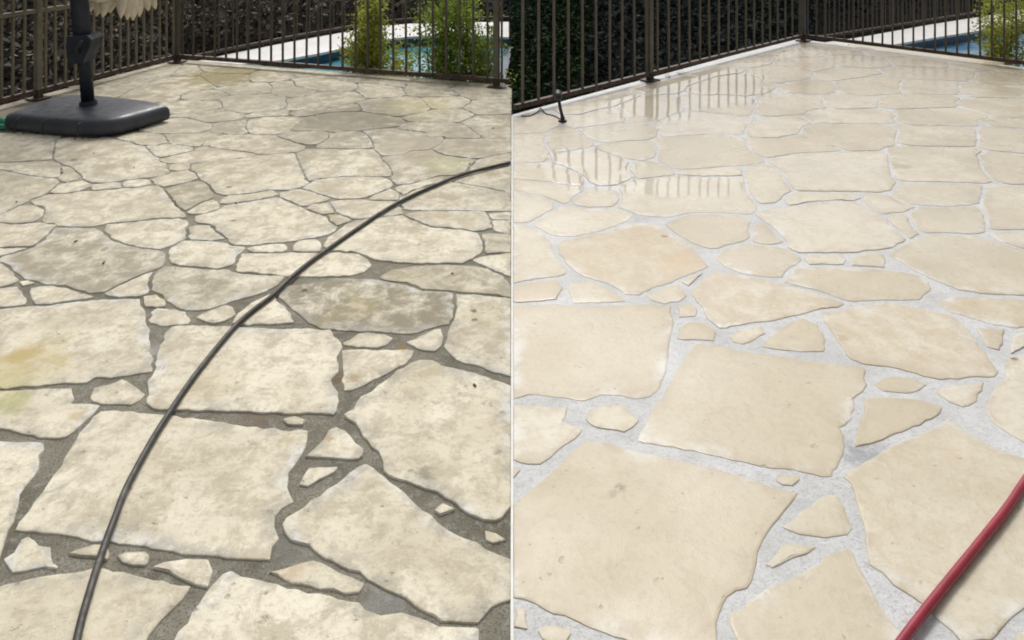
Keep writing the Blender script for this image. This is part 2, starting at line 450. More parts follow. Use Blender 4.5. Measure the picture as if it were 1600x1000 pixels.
# corners of the fence lines (world)
LA, LC, LB = P(0, 170), P(277, 97), P(797, 137)      # left terrace: run start, corner, end
RA, RC, RB = P(803, 181), P(1255, 64), P(1602, 108)  # right terrace
dl = (LA - LC).normalized(); LA2 = LC + dl * 4.2
dr = (RB - RC).normalized(); RB2 = RC + dr * 4.5
OUT = 0.06
nL = Vector((-dl.y, dl.x, 0));
def prism(name, pts, ztop, zbot, mat, side=None):
    n = len(pts)
    v = [(p[0], p[1], ztop) for p in pts] + [(p[0], p[1], zbot) for p in pts]
    f = [tuple(range(n)), tuple(range(n, 2 * n))[::-1]] + [(i, (i + 1) % n, n + (i + 1) % n, n + i) for i in range(n)]
    me = bpy.data.meshes.new(name); me.from_pydata(v, [], f); me.update()
    bm = bmesh.new(); bm.from_mesh(me); bmesh.ops.recalc_face_normals(bm, faces=bm.faces); bm.to_mesh(me); bm.free()
    o = link(name, me, None, mat)
    if side:
        me.materials.append(side)
        for p in me.polygons:
            if abs(p.normal.z) < 0.5: p.material_index = 1
    return o

ZL, ZR = -0.0042, -0.0022
left_poly = [(LA2.x - 0.05, LA2.y + 0.05), (LC.x - 0.05, LC.y + 0.12), (LB.x, LB.y + 0.09), (-0.0015, LB.y + 0.09), (-0.0015, -2.5), (LA2.x - 0.05, -2.5)]
left_poly[2] = (-0.02, LB.y + 0.09)
right_poly = [(0.0015, -2.5), (0.0015, RA.y + 0.03), (RC.x - 0.02, RC.y + 0.12), (RB2.x + 0.06, RB2.y + 0.06), (RB2.x + 0.06, -2.5)]
terL = prism('weathered_terrace', left_poly, ZL, GZ - 0.05, M['mortar_old'], M['wall'])
tag(terL, 'unwashed flagstone terrace with dark grimy joints on the left', kind='structure')
terR = prism('washed_terrace', right_poly, ZR, GZ - 0.05, M['mortar_new'], M['wall'])
tag(terR, 'freshly washed flagstone terrace with pale clean joints on the right', kind='structure')
jo = MB(); jo.box((0, 0.4, -0.02), (0.0045, 2 * (RA.y - 0.4) , 0.040))
j = jo.build('expansion_joint', M['joint'])
tag(j, 'thin pale joint where the weathered and washed terraces meet', kind='structure')

# ------------------------------------------------------------ flagstones (outlines in photo pixels, laid on the ground plane)
LEFT = [
 (0, [(-30,925),(8,912),(50,905),(75,898),(110,895),(148,886),(180,888),(205,895),(240,905),(265,913),(298,914),(287,933),(270,950),(252,968),(236,988),(224,1005),(215,1040),(212,1060),(-30,1060)]),
 (0, [(4,872),(20,862),(32,842),(46,835),(55,843),(62,849),(80,853),(80,868),(84,880),(90,883),(88,888),(70,886),(52,887),(45,891),(20,892),(8,882)]),
 (0, [(107,864),(125,856),(148,849),(168,850),(171,864),(168,874),(150,870),(125,868)]),
 (0, [(183,867),(195,861),(225,861),(234,866),(232,878),(226,883),(205,881),(192,876)]),
 (0, [(238,886),(255,880),(290,872),(328,871),(333,890),(329,905),(325,916),(305,913),(290,905),(262,893)]),
 (0, [(346,894),(358,894),(400,905),(450,916),(515,930),(560,942),(585,955),(597,959),(632,957),(668,969),(690,980),(694,987),(708,988),(724,981),(748,981),(750,1010),(746,1060),(240,1060),(252,1030),(270,1000),(290,970),(310,940),(330,913)]),
 (0, [(421,892),(445,889),(470,877),(490,872),(520,884),(550,900),(569,910),(562,925),(540,925),(500,918),(455,910),(432,898)]),
 (0, [(572,723),(582,730),(600,745),(620,760),(640,778),(660,795),(685,815),(700,827),(730,838),(760,855),(780,868),(798,874),(798,935),(770,948),(755,960),(747,972),(710,972),(690,967),(650,943),(600,920),(560,895),(520,875),(480,853),(455,842),(443,832),(440,818),(447,808),(475,790),(500,775),(525,755),(545,740),(560,728)]),
 (0, [(158,642),(180,640),(230,645),(300,652),(360,660),(400,666),(440,671),(482,671),(480,685),(472,705),(462,722),(452,736),(450,750),(452,770),(455,782),(440,792),(430,805),(430,820),(433,840),(428,852),(424,875),(400,873),(340,868),(300,864),(240,855),(200,849),(160,844),(120,838),(80,833),(40,829),(25,826),(28,815),(45,795),(65,768),(85,740),(105,705),(125,675),(145,650)]),
 (0.1, [(-20,612),(30,609),(112,606),(114,622),(110,629),(153,633),(145,645),(130,660),(115,673),(105,682),(90,685),(70,684),(40,678),(15,670),(-20,664)]),
 (0, [(-30,690),(0,688),(70,689),(70,700),(62,710),(58,730),(52,742),(42,757),(33,770),(30,785),(25,800),(15,825),(8,845),(3,868),(-30,895)]),
 (0, [(142,620),(148,605),(165,602),(180,598),(190,593),(205,600),(222,608),(229,614),(222,624),(205,631),(185,629),(160,629),(145,625)]),
 (0.1, [(-20,484),(0,483),(60,478),(100,475),(150,471),(218,467),(224,490),(230,525),(236,555),(240,580),(215,582),(190,587),(150,588),(135,596),(120,597),(100,597),(60,601),(0,606),(-20,607)]),
 (0, [(270,511),(320,510),(370,513),(420,514),(470,515),(515,515),(520,525),(530,535),(533,543),(530,550),(524,557),(528,568),(527,580),(516,592),(518,602),(526,612),(530,625),(525,640),(520,646),(480,645),(400,643),(320,640),(280,640),(240,637),(227,630),(230,610),(238,580),(250,545),(262,520)]),
 (0, [(536,547),(560,546),(645,547),(643,556),(632,568),(615,578),(595,585),(580,592),(570,600),(550,607),(538,609),(537,585)]),
 (0, [(535,534),(548,530),(560,521),(575,519),(600,523),(612,528),(604,538),(590,541),(560,540),(540,538)]),
 (0, [(635,534),(650,530),(665,522),(680,516),(688,514),(690,525),(687,538),(678,546),(662,547),(648,540)]),
 (0.05, [(655,562),(675,563),(690,572),(720,578),(760,590),(798,603),(798,790),(785,808),(775,815),(755,812),(735,800),(710,785),(680,770),(650,757),(625,746),(608,743),(598,735),(597,720),(590,705),(575,688),(562,672),(555,660),(545,655),(536,647),(553,639),(558,628),(565,620),(580,612),(600,595),(620,580),(640,568)]),
 (0, [(475,712),(490,700),(505,685),(515,672),(525,666),(540,672),(548,682),(555,692),(567,700),(565,710),(560,717),(520,715),(480,714)]),
 (0, [(468,756),(475,742),(482,731),(500,729),(527,729),(520,738),(500,748),(482,758)]),
 (0, [(678,797),(692,786),(711,795),(688,803)]),
 (0, [(758,828),(775,832),(790,842),(770,847),(760,842)]),
 (0.2, [(443,655),(460,650),(476,656),(472,663),(450,663)]),
 (0.65, [(258,418),(300,420),(370,426),(440,433),(428,445),(405,456),(380,462),(350,474),(320,482),(290,484),(275,476),(258,465),(240,452),(236,440),(243,425)]),
 (1.0, [(437,460),(442,450),(480,446),(525,437),(570,438),(612,441),(635,445),(660,455),(708,457),(710,480),(708,495),(700,505),(680,508),(660,514),(640,521),(600,517),(560,515),(500,513),(490,507),(470,488),(450,475)]),
 (0.6, [(597,432),(615,424),(650,418),(700,417),(740,418),(760,422),(780,432),(790,442),(797,455),(798,462),(770,458),(720,454),(700,451),(660,449),(635,440),(612,437)]),
 (0.2, [(713,459),(740,461),(798,467),(798,585),(770,578),(740,568),(715,560),(700,550),(697,540),(702,520),(706,510),(711,495)]),
 (0, [(224,463),(245,460),(258,468),(256,477),(228,478)]),
 (0, [(240,487),(246,483),(290,486),(294,500),(293,505),(262,507),(238,503)]),
 (0, [(310,495),(330,486),(352,477),(360,480),(366,490),(350,500),(335,503)]),
 (0, [(366,503),(375,490),(395,475),(420,462),(432,470),(445,478),(449,490),(456,502),(420,505),(390,505)]),
 (0, [(378,397),(420,396),(480,397),(560,397),(570,405),(574,414),(565,423),(545,427),(500,429),(440,428),(400,426),(371,424),(375,408)]),
 (0, [(285,376),(330,378),(345,382),(376,388),(368,400),(360,413),(340,417),(300,414),(280,410),(263,403),(272,390)]),
 (0.7, [(88,357),(130,357),(150,363),(175,376),(205,385),(235,391),(255,397),(260,404),(250,415),(235,420),(215,430),(185,443),(165,455),(140,457),(125,452),(100,445),(70,440),(40,435),(28,425),(15,413),(2,404),(20,397),(55,386),(75,373)]),
 (0.1, [(168,350),(210,348),(250,342),(275,342),(285,352),(290,362),(290,372),(270,380),(250,386),(222,385),(195,380),(178,372)]),
 (0.1, [(50,313),(70,306),(120,302),(180,297),(243,291),(250,300),(265,315),(280,330),(286,338),(240,340),(200,344),(165,348),(130,352),(95,350),(80,346),(74,335),(72,323),(60,319)]),
 (0, [(5,335),(30,322),(55,322),(66,328),(65,335),(50,345),(25,347),(3,343)]),
 (0, [(-20,351),(85,351),(75,362),(62,372),(50,383),(20,384),(-20,386)]),
 (0, [(-20,389),(42,387),(22,392),(-20,399)]),
 (0, [(-20,412),(0,412),(18,425),(28,437),(10,444),(-20,449)]),
 (0, [(-20,454),(22,450),(32,463),(38,474),(10,478),(-20,480)]),
 (0, [(52,450),(80,447),(105,449),(120,457),(143,463),(110,468),(80,474),(58,473),(55,462)]),
 (0, [(165,458),(185,447),(205,437),(238,425),(234,432),(231,445),(230,458),(215,461),(190,461)]),
 (0, [(32,440),(45,438),(53,442),(38,445)]),
 (0.2, [(297,355),(330,351),(338,362),(350,372),(330,375),(300,373),(296,362)]),
 (0.1, [(350,322),(390,315),(430,308),(440,310),(465,322),(500,338),(525,354),(510,363),(480,370),(440,376),(400,380),(370,380),(355,370),(340,360),(325,347),(312,337),(330,330)]),
 (0, [(390,388),(415,383),(440,383),(444,390),(440,393),(400,393)]),
 (0, [(463,390),(470,378),(490,376),(497,383),(498,391)]),
 (0.05, [(508,383),(530,365),(560,345),(590,340),(625,340),(640,345),(660,352),(680,358),(720,361),(740,366),(751,378),(748,390),(735,402),(720,407),(660,407),(620,405),(590,402),(570,396),(550,390),(520,389)]),
 (0, [(520,316),(560,314),(610,315),(618,318),(627,325),(626,332),(600,336),(580,338),(562,341),(550,340),(530,330)]),
 (0, [(640,336),(665,333),(755,332),(762,342),(768,355),(740,357),(700,354),(672,352),(660,345)]),
 (0.3, [(768,334),(798,334),(798,341),(771,341)]), (0.3, [(771,345),(798,344),(798,362),(773,356)]),
 (0.5, [(760,368),(798,370),(798,392),(763,394),(762,380)]),
 (0, [(745,405),(775,399),(798,396),(798,428),(780,420),(760,412)]),
 (0.3, [(630,326),(628,308),(650,297),(700,288),(740,292),(775,299),(798,303),(798,326)]),
 (0.3, [(715,280),(750,268),(798,261),(798,298),(775,293),(745,287)]),
 (0, [(484,292),(495,281),(540,276),(590,278),(602,284),(605,293),(590,300),(570,306),(530,308),(515,306),(500,300)]),
 (0, [(438,302),(460,300),(490,303),(512,310),(500,315),(480,321),(468,321),(455,314),(440,308)]),
 (0, [(590,304),(608,296),(620,300),(619,311),(580,311)]),
 (0.1, [(478,326),(490,318),(512,318),(519,332),(505,333)]), (0.2, [(515,336),(530,336),(545,343),(525,352)]),
 (0.1, [(300,257),(340,253),(400,247),(456,241),(462,255),(470,268),(477,285),(455,292),(420,295),(395,300),(360,302),(340,300),(325,285),(312,270)]),
 (0.1, [(342,318),(360,307),(400,303),(425,298),(434,303),(425,308),(390,313)]),
 (0.6, [(265,295),(290,289),(318,284),(324,293),(330,301),(318,312),(300,322),(290,327),(280,318)]),
 (0.1, [(297,330),(312,318),(330,314),(342,320),(343,326),(320,333)]),
 (0.1, [(240,280),(262,273),(290,268),(300,272),(305,278),(280,284),(258,289),(248,287)]),
 (0, [(268,264),(272,257),(294,257),(292,265)]),
 (0.1, [(90,218),(140,222),(200,222),(225,232),(240,245),(247,258),(262,268),(250,272),(230,275),(200,280),(160,284),(140,280),(125,268),(110,256),(92,250),(86,245),(87,230)]),
 (0, [(-20,218),(30,214),(84,218),(82,235),(78,248),(40,250),(-20,252)]),
 (0, [(-20,256),(0,256),(40,254),(80,252),(92,262),(93,272),(90,275),(60,272),(20,264),(-20,260)]),
 (0, [(98,260),(110,263),(122,275),(118,280),(105,283),(96,277)]),
 (0.2, [(-20,266),(0,268),(30,275),(60,280),(86,284),(80,293),(65,303),(45,311),(25,321),(2,333),(-20,340)]),
 (0, [(82,300),(92,290),(105,286),(125,284),(138,290),(128,295),(105,300)]),
 (0, [(147,289),(186,286),(187,293),(150,295)]), (0, [(195,284),(215,280),(228,283),(232,287),(215,291),(192,290)]),
 (0, [(195,215),(225,212),(255,214),(258,222),(245,226),(215,224)]), (0.1, [(232,228),(260,226),(290,230),(300,235),(275,240),(252,244),(242,240)]),
 (0, [(252,250),(275,243),(305,235),(315,229),(360,234),(400,240),(380,244),(330,250),(280,253)]),
 (0.2, [(262,210),(300,210),(345,208),(320,222),(310,227),(275,224),(262,217)]),
 (0, [(245,200),(262,188),(285,183),(310,192),(325,200),(310,205),(280,207)]),
 (0.1, [(318,226),(326,214),(345,211),(390,212),(425,214),(445,218),(462,225),(460,234),(440,236),(400,238),(350,232)]),
 (0, [(386,200),(392,190),(410,183),(440,182),(460,186),(455,195),(445,204),(420,207),(395,206)]),
 (0.2, [(438,212),(470,206),(505,206),(510,215),(495,222),(465,222)]), (0.5, [(335,206),(345,192),(378,188),(382,200),(384,207),(360,208)]),
 (1.0, [(465,202),(480,190),(490,180),(520,176),(560,176),(600,180),(622,191),(605,196),(570,200),(530,203),(500,204)]),
 (0.3, [(467,240),(500,233),(540,234),(580,233),(588,245),(605,255),(612,265),(608,273),(560,274),(500,277),(483,282),(475,262)]),
 (0.6, [(514,222),(520,210),(550,207),(570,210),(578,222),(582,230),(545,232),(500,230)]),
 (0.6, [(572,205),(600,203),(650,206),(692,209),(682,224),(640,230),(630,238),(600,240),(588,232),(582,215)]),
 (0.5, [(597,247),(630,244),(645,238),(690,244),(740,250),(715,264),(690,272),(660,280),(640,286),(625,286),(615,270)]),
 (0.1, [(622,294),(655,285),(690,275),(675,283),(640,298),(630,304)]),
 (0.4, [(694,228),(700,218),(750,220),(798,220),(798,236),(770,240),(735,246),(700,240)]),
 (0.5, [(750,252),(770,246),(798,241),(798,256),(765,262),(740,266)]),
 (0.4, [(632,200),(645,193),(700,194),(722,197),(735,205),(745,214),(700,214),(660,205)]),
 (0.3, [(727,190),(745,182),(798,180),(798,213),(765,214),(748,206),(738,198)]),
 (0.2, [(150,152),(175,140),(215,127),(252,114),(278,103),(280,106),(262,118),(230,128),(205,138),(180,148)]),
 (0.1, [(200,148),(215,138),(240,127),(268,121),(310,121),(325,130),(333,137),(300,142),(282,145),(265,155),(240,152)]),
 (0.4, [(284,104),(305,102),(312,109),(308,117),(272,117)]), (0.5, [(312,103),(345,101),(398,106),(390,114),(340,113),(318,109)]),
 (1.0, [(316,113),(340,116),(385,117),(386,123),(365,132),(340,133),(327,125)]),
 (0.2, [(290,147),(310,141),(345,141),(352,148),(330,155),(300,154)]), (0.1, [(266,161),(300,158),(340,160),(346,167),(320,171),(300,172),(280,176),(269,170)]),
 (0.2, [(338,138),(370,134),(400,130),(422,135),(415,144),(380,147),(358,145)]), (0.2, [(353,151),(380,150),(410,149),(440,152),(443,165),(420,172),(380,175),(350,167)]),
 (0.4, [(268,181),(300,176),(322,175),(345,173),(380,179),(374,186),(345,188),(325,188),(300,184)]),
 (0.3, [(396,112),(440,110),(460,113),(450,121),(420,125),(393,123)]), (0.4, [(402,106),(470,110),(525,116),(515,122),(470,118)]),
 (0.2, [(462,124),(510,122),(550,130),(553,138),(530,142),(490,137),(465,133)]), (0.3, [(428,131),(455,127),(458,136),(485,142),(470,150),(442,149),(430,141)]),
 (0.4, [(452,155),(480,151),(520,144),(560,147),(555,158),(520,165),(480,171),(457,168)]), (0.1, [(565,131),(600,132),(623,138),(620,150),(590,152),(567,147)]),
 (0.5, [(530,119),(570,123),(632,130),(630,136),(580,130),(540,126)]), (0.4, [(640,130),(700,135),(697,140),(718,146),(690,151),(650,147),(636,139)]),
 (0.4, [(705,137),(750,141),(775,146),(798,149),(798,154),(740,154),(722,148)]), (0.3, [(563,161),(600,154),(640,154),(662,161),(658,173),(620,179),(590,176),(570,172)]),
 (0.2, [(668,152),(720,152),(733,160),(722,166),(690,169),(670,161)]), (0.3, [(740,158),(798,158),(798,176),(760,178),(735,173),(730,165)]),
 (0.3, [(664,177),(700,171),(728,174),(735,181),(715,189),(655,188),(640,183)]), (0.5, [(450,178),(470,174),(520,170),(556,163),(562,172),(520,174),(480,180)]),
 (0.4, [(385,182),(400,177),(440,174),(452,180),(425,181)]),
]
RIGHT = [
 (0, [(802,787),(830,765),(850,745),(872,730),(885,712),(903,695),(920,686),(940,688),(960,695),(985,702),(1040,714),(1090,725),(1140,738),(1190,752),(1230,765),(1247,770),(1240,785),(1228,800),(1215,820),(1205,832),(1193,845),(1182,862),(1180,880),(1176,895),(1175,908),(1165,917),(1150,922),(1138,935),(1130,950),(1126,975),(1122,1000),(1118,1060),(1075,1035),(1010,1012),(960,994),(920,980),(880,965),(850,955),(802,934)]),
 (0, [(803,945),(825,948),(824,982),(803,978)]), (0, [(840,985),(850,975),(870,975),(892,982),(893,990),(885,1000),(860,1004),(848,998)]), (0, [(802,997),(815,1002),(840,1040),(802,1060)]),
 (0, [(905,1003),(940,1005),(980,1018),(1040,1036),(1060,1060),(890,1060)]),
 (0, [(1137,955),(1160,945),(1190,925),(1215,912),(1240,900),(1270,885),(1300,865),(1325,855),(1333,862),(1340,880),(1352,900),(1360,915),(1372,940),(1390,965),(1410,990),(1430,1020),(1440,1060),(1170,1060),(1150,1005),(1135,975)]),
 (0, [(1195,880),(1206,870),(1215,858),(1222,850),(1250,850),(1275,854),(1262,865),(1240,873),(1222,882),(1208,889)]),
 (0, [(1218,820),(1240,805),(1265,788),(1290,770),(1308,775),(1318,790),(1325,812),(1332,825),(1325,835),(1290,838),(1250,834),(1228,828)]),
 (0.2, [(1318,745),(1345,727),(1380,703),(1420,685),(1460,660),(1480,652),(1500,665),(1520,680),(1550,697),(1580,708),(1610,718),(1660,735),(1660,925),(1605,952),(1575,975),(1550,1000),(1502,1003),(1485,985),(1465,965),(1450,948),(1425,932),(1395,915),(1378,896),(1356,882),(1353,860),(1353,830),(1345,805),(1336,780),(1330,755)]),
 (0, [(1580,1000),(1600,978),(1650,950),(1650,1060),(1530,1060)]),
 (0, [(1208,742),(1225,738),(1250,740),(1252,750),(1240,760),(1222,760),(1210,752)]),
 (0, [(1088,537),(1120,540),(1160,550),(1200,555),(1250,562),(1290,568),(1340,572),(1352,578),(1350,590),(1356,600),(1350,612),(1338,625),(1340,640),(1335,655),(1315,668),(1318,690),(1318,710),(1310,730),(1298,742),(1285,745),(1240,738),(1190,728),(1130,714),(1070,702),(1010,692),(995,688),(1000,672),(1008,655),(1022,635),(1040,605),(1058,580),(1075,555)]),
 (0, [(802,478),(900,477),(1000,477),(1050,478),(1050,500),(1046,530),(1042,560),(1037,595),(1032,612),(1015,620),(990,622),(970,616),(940,615),(915,625),(890,622),(850,616),(825,616),(802,622)]),
 (0, [(802,634),(830,634),(860,636),(885,635),(882,650),(878,660),(912,670),(900,685),(880,698),(860,715),(845,725),(825,727),(802,718)]), (0.2, [(802,728),(813,734),(802,746)]),
 (0, [(915,655),(920,643),(932,636),(955,633),(975,632),(988,645),(1002,657),(990,668),(975,674),(950,670),(925,665)]),
 (0, [(1345,622),(1360,620),(1400,620),(1440,625),(1474,636),(1472,645),(1460,655),(1440,665),(1410,675),(1390,680),(1370,690),(1350,695),(1337,697),(1340,670),(1343,650)]),
 (0, [(1365,600),(1378,592),(1400,588),(1425,590),(1445,600),(1435,608),(1415,613),(1380,612)]), (0, [(1462,612),(1490,600),(1520,595),(1538,596),(1535,610),(1525,625),(1505,635),(1485,628)]),
 (0.1, [(1540,640),(1545,620),(1560,600),(1572,590),(1573,575),(1575,560),(1600,550),(1650,545),(1650,720),(1600,690),(1570,672),(1552,660)]),
 (0.6, [(1282,487),(1320,483),(1360,478),(1395,474),(1420,480),(1455,487),(1485,492),(1500,505),(1520,525),(1535,545),(1548,565),(1560,580),(1555,588),(1530,588),(1500,593),(1470,592),(1430,582),(1390,572),(1350,568),(1330,560),(1318,540),(1300,515)]),
 (0.6, [(1468,475),(1490,466),(1540,467),(1600,470),(1650,472),(1650,510),(1590,512),(1555,506),(1520,495),(1490,487)]), (0.4, [(1528,514),(1570,514),(1572,530),(1560,545),(1542,542)]),
 (0, [(1578,525),(1600,518),(1650,516),(1650,540),(1600,545),(1580,552)]),
 (0.7, [(1082,460),(1085,450),(1098,435),(1115,427),(1150,430),(1190,437),(1220,446),(1260,453),(1290,462),(1317,474),(1310,480),(1270,485),(1235,492),(1200,500),(1160,506),(1125,511),(1110,498),(1095,480)]),
 (0.2, [(1058,528),(1065,512),(1080,503),(1105,508),(1117,518),(1116,532),(1090,530)]), (0.3, [(1057,478),(1080,472),(1090,480),(1085,492),(1060,495)]),
 (0.2, [(1142,525),(1160,514),(1190,508),(1195,520),(1180,530),(1160,536),(1147,533)]), (0.3, [(1192,540),(1210,522),(1235,505),(1255,497),(1275,508),(1285,525),(1287,548),(1250,548),(1215,545)]),
 (0.2, [(1008,460),(1030,452),(1060,445),(1072,462),(1060,470),(1040,473),(1020,468)]), (0.1, [(1066,440),(1085,431),(1098,427),(1090,436),(1076,446)]),
 (0.8, [(875,395),(880,382),(910,372),(940,365),(970,357),(1010,353),(1035,360),(1050,372),(1070,382),(1080,395),(1088,405),(1100,415),(1085,426),(1060,434),(1035,445),(1000,460),(980,458),(960,448),(930,435),(905,422),(885,408)]),
 (0.1, [(895,444),(925,440),(950,448),(965,460),(975,470),(955,473),(895,474)]), (0.2, [(802,448),(830,440),(865,438),(872,450),(865,465),(840,468),(802,470)]),
 (0.1, [(802,355),(820,358),(840,370),(860,392),(872,405),(880,425),(860,430),(830,437),(802,441)]), (0, [(845,350),(860,335),(880,326),(930,325),(965,330),(978,335),(960,347),(940,359),(900,366),(870,362)]),
 (0, [(1070,345),(1080,337),(1110,335),(1150,338),(1165,345),(1168,370),(1150,378),(1110,384),(1088,376),(1062,362),(1052,352)]), (0, [(1128,405),(1140,390),(1160,382),(1190,384),(1215,388),(1235,395),(1248,403),(1235,418),(1222,432),(1190,430),(1160,425),(1140,415)]),
 (0, [(1180,352),(1195,350),(1210,365),(1225,378),(1200,380),(1180,376)]),
 (0.1, [(1196,335),(1230,328),(1270,318),(1310,315),(1340,320),(1365,335),(1385,350),(1400,362),(1410,372),(1385,383),(1340,392),(1290,394),(1250,392),(1235,385),(1218,365),(1205,350)]),
 (0, [(1262,400),(1315,398),(1316,412),(1266,412)]), (0, [(1335,413),(1345,398),(1372,395),(1376,415)]),
 (0.1, [(1228,440),(1240,420),(1300,417),(1370,422),(1430,430),(1445,440),(1448,452),(1432,465),(1390,467),(1325,467),(1290,458),(1250,446)]),
 (0.1, [(1400,398),(1415,388),(1430,378),(1450,368),(1480,366),(1530,372),(1570,385),(1600,393),(1650,396),(1650,458),(1600,458),(1540,456),(1500,450),(1470,438),(1440,425),(1420,412)]),
 (0, [(1427,345),(1425,335),(1440,325),(1480,328),(1520,325),(1533,335),(1537,360),(1500,362),(1450,363),(1435,358)]), (0.3, [(1388,335),(1415,335),(1423,352),(1430,364),(1422,371),(1405,355)]),
 (0.1, [(1352,303),(1390,308),(1425,323),(1400,330),(1380,333),(1362,320)]), (0.2, [(1547,294),(1600,292),(1650,293),(1650,356),(1600,357),(1550,357)]),
 (0, [(1548,365),(1600,362),(1650,364),(1650,388),(1600,386),(1570,375)]), (0, [(1404,310),(1400,297),(1420,288),(1480,288),(1530,290),(1525,302),(1518,314),(1480,320),(1440,318),(1415,315)]),
 (0.3, [(1397,232),(1440,231),(1520,232),(1525,245),(1530,265),(1538,280),(1500,282),(1440,280),(1405,279),(1400,260)]), (0.1, [(1533,208),(1580,203),(1650,205),(1650,232),(1570,232),(1535,230)]),
 (0.2, [(1533,242),(1570,241),(1600,253),(1650,256),(1650,285),(1580,285),(1555,278),(1540,262)]),
 (0.1, [(1217,248),(1250,241),(1320,240),(1380,240),(1382,260),(1388,275),(1390,295),(1350,296),(1290,298),(1250,296),(1235,285),(1225,270)]),
 (0.2, [(1168,272),(1195,260),(1210,264),(1220,280),(1228,297),(1212,308),(1190,314),(1175,302)]), (0.1, [(1237,318),(1235,305),(1260,301),(1330,301),(1340,308),(1310,311),(1270,313)]),
 (0.1, [(982,303),(985,287),(1020,281),(1080,277),(1160,278),(1163,295),(1168,310),(1166,330),(1130,330),(1080,330),(1040,333),(1000,330),(975,322)]), (0.2, [(905,308),(925,300),(955,301),(962,310),(950,320),(920,324),(903,317)]),
 (0.1, [(802,300),(840,307),(862,315),(858,325),(840,335),(820,342),(802,342)]), (0.1, [(802,282),(850,286),(890,294),(903,293),(896,303),(880,315),(850,306),(802,294)]),
 (0.4, [(802,212),(830,210),(846,210),(848,230),(845,250),(802,252)]), (0.4, [(802,258),(850,256),(890,265),(912,276),(903,286),(850,281),(802,277)]),
 (0.3, [(858,210),(880,200),(898,206),(915,220),(900,232),(870,234),(858,225)]), (0.4, [(868,242),(910,234),(930,240),(960,247),(972,262),(982,275),(960,284),(925,281),(895,265)]),
 (0, [(945,228),(980,222),(1010,224),(1016,238),(1000,245),(975,242)]), (0.1, [(1032,220),(1070,214),(1130,212),(1160,220),(1165,238),(1178,249),(1130,256),(1090,261),(1055,260),(1040,240)]),
 (0.1, [(987,264),(1010,256),(1036,262),(1043,270),(1000,277)]), (0, [(1060,270),(1095,267),(1148,263),(1155,272),(1100,274)]),
 (0.1, [(910,203),(960,196),(1010,196),(1023,202),(1000,215),(950,220),(922,213)]),
 (0.3, [(802,195),(830,190),(862,182),(868,192),(850,204),(802,206)]), (0.3, [(885,190),(930,175),(965,170),(975,184),(940,191),(900,197)]), (0.3, [(975,168),(1010,152),(1050,154),(1058,170),(1030,183),(985,186)]),
 (0.1, [(1035,192),(1070,178),(1120,179),(1165,187),(1150,205),(1090,208),(1040,210)]), (0.2, [(1068,165),(1080,152),(1130,150),(1178,161),(1160,178),(1110,173)]), (0.3, [(1088,135),(1130,121),(1180,120),(1188,132),(1150,144),(1100,146)]),
 (0.6, [(1190,110),(1215,106),(1252,107),(1260,113),(1235,123),(1205,127),(1190,120)]), (0.2, [(1178,200),(1200,187),(1235,181),(1250,190),(1247,204),(1215,213),(1180,211)]), (0.1, [(1165,217),(1200,220),(1250,212),(1290,217),(1308,233),(1260,236),(1200,243),(1180,232)]),
 (0.3, [(1187,176),(1192,160),(1240,150),(1280,153),(1283,165),(1250,175),(1210,180)]), (0.8, [(1228,92),(1260,89),(1288,93),(1292,103),(1270,110),(1242,107)]), (0.1, [(1200,86),(1230,79),(1280,81),(1275,86),(1230,89)]),
 (0.6, [(1264,74),(1300,71),(1340,77),(1330,84),(1290,82)]), (0.4, [(1302,91),(1330,87),(1380,91),(1382,98),(1350,103),(1310,100)]), (0.5, [(1280,116),(1310,107),(1350,109),(1353,118),(1320,121),(1290,124)]),
 (0.7, [(1240,130),(1280,127),(1298,134),(1275,141),(1245,142)]), (0.2, [(1320,128),(1370,119),(1398,124),(1393,142),(1350,146),(1320,140)]), (0.3, [(1350,79),(1385,81),(1398,86),(1385,88)]),
 (0.5, [(1395,90),(1440,89),(1478,97),(1460,103),(1420,102),(1397,98)]), (0.8, [(1402,107),(1450,107),(1518,113),(1513,121),(1450,121),(1405,118)]), (0.3, [(1488,100),(1530,104),(1545,110),(1525,111)]),
 (0.6, [(1530,114),(1570,114),(1620,119),(1620,128),(1560,130),(1530,125)]), (0.2, [(1415,129),(1450,127),(1490,130),(1493,142),(1460,145),(1420,142)]), (0.3, [(1505,132),(1560,135),(1640,136),(1640,149),(1560,150),(1510,146)]),
 (0.4, [(1292,152),(1340,151),(1368,154),(1358,165),(1310,168),(1292,162)]), (0.1, [(1380,152),(1430,150),(1480,150),(1488,162),(1440,167),(1385,166)]), (0.2, [(1270,173),(1320,173),(1380,173),(1398,180),(1360,189),(1300,190),(1270,184)]),
 (0.4, [(1407,176),(1450,171),(1520,173),(1528,182),(1490,193),(1430,192),(1407,184)]), (0.1, [(1500,160),(1560,156),(1640,158),(1640,178),(1580,181),(1530,173)]), (0.2, [(1257,200),(1300,196),(1370,196),(1398,204),(1390,226),(1330,233),(1290,225),(1258,213)]),
 (0.3, [(1410,200),(1450,199),(1510,201),(1523,210),(1518,226),(1440,226),(1405,222)]), (0, [(1540,190),(1590,186),(1650,186),(1650,200),(1580,197)]),
 (0.1, [(990,142),(1050,122),(1110,107),(1150,103),(1120,115),(1060,134),(1020,144)]), (0.1, [(890,172),(940,156),(985,144),(990,148),(950,162),(905,177)]), (0.1, [(1155,98),(1210,83),(1245,73),(1225,80),(1180,96),(1157,104)]),
 (0.1, [(1350,72),(1400,79),(1480,90),(1540,99),(1600,110),(1540,106),(1480,97),(1400,87)]), (0.2, [(1555,108),(1600,112),(1640,118),(1600,117)]),
]

def clip_x(poly, lim, keep_left):
    return [((min(x, lim) if keep_left else max(x, lim)), y) for x, y in poly]

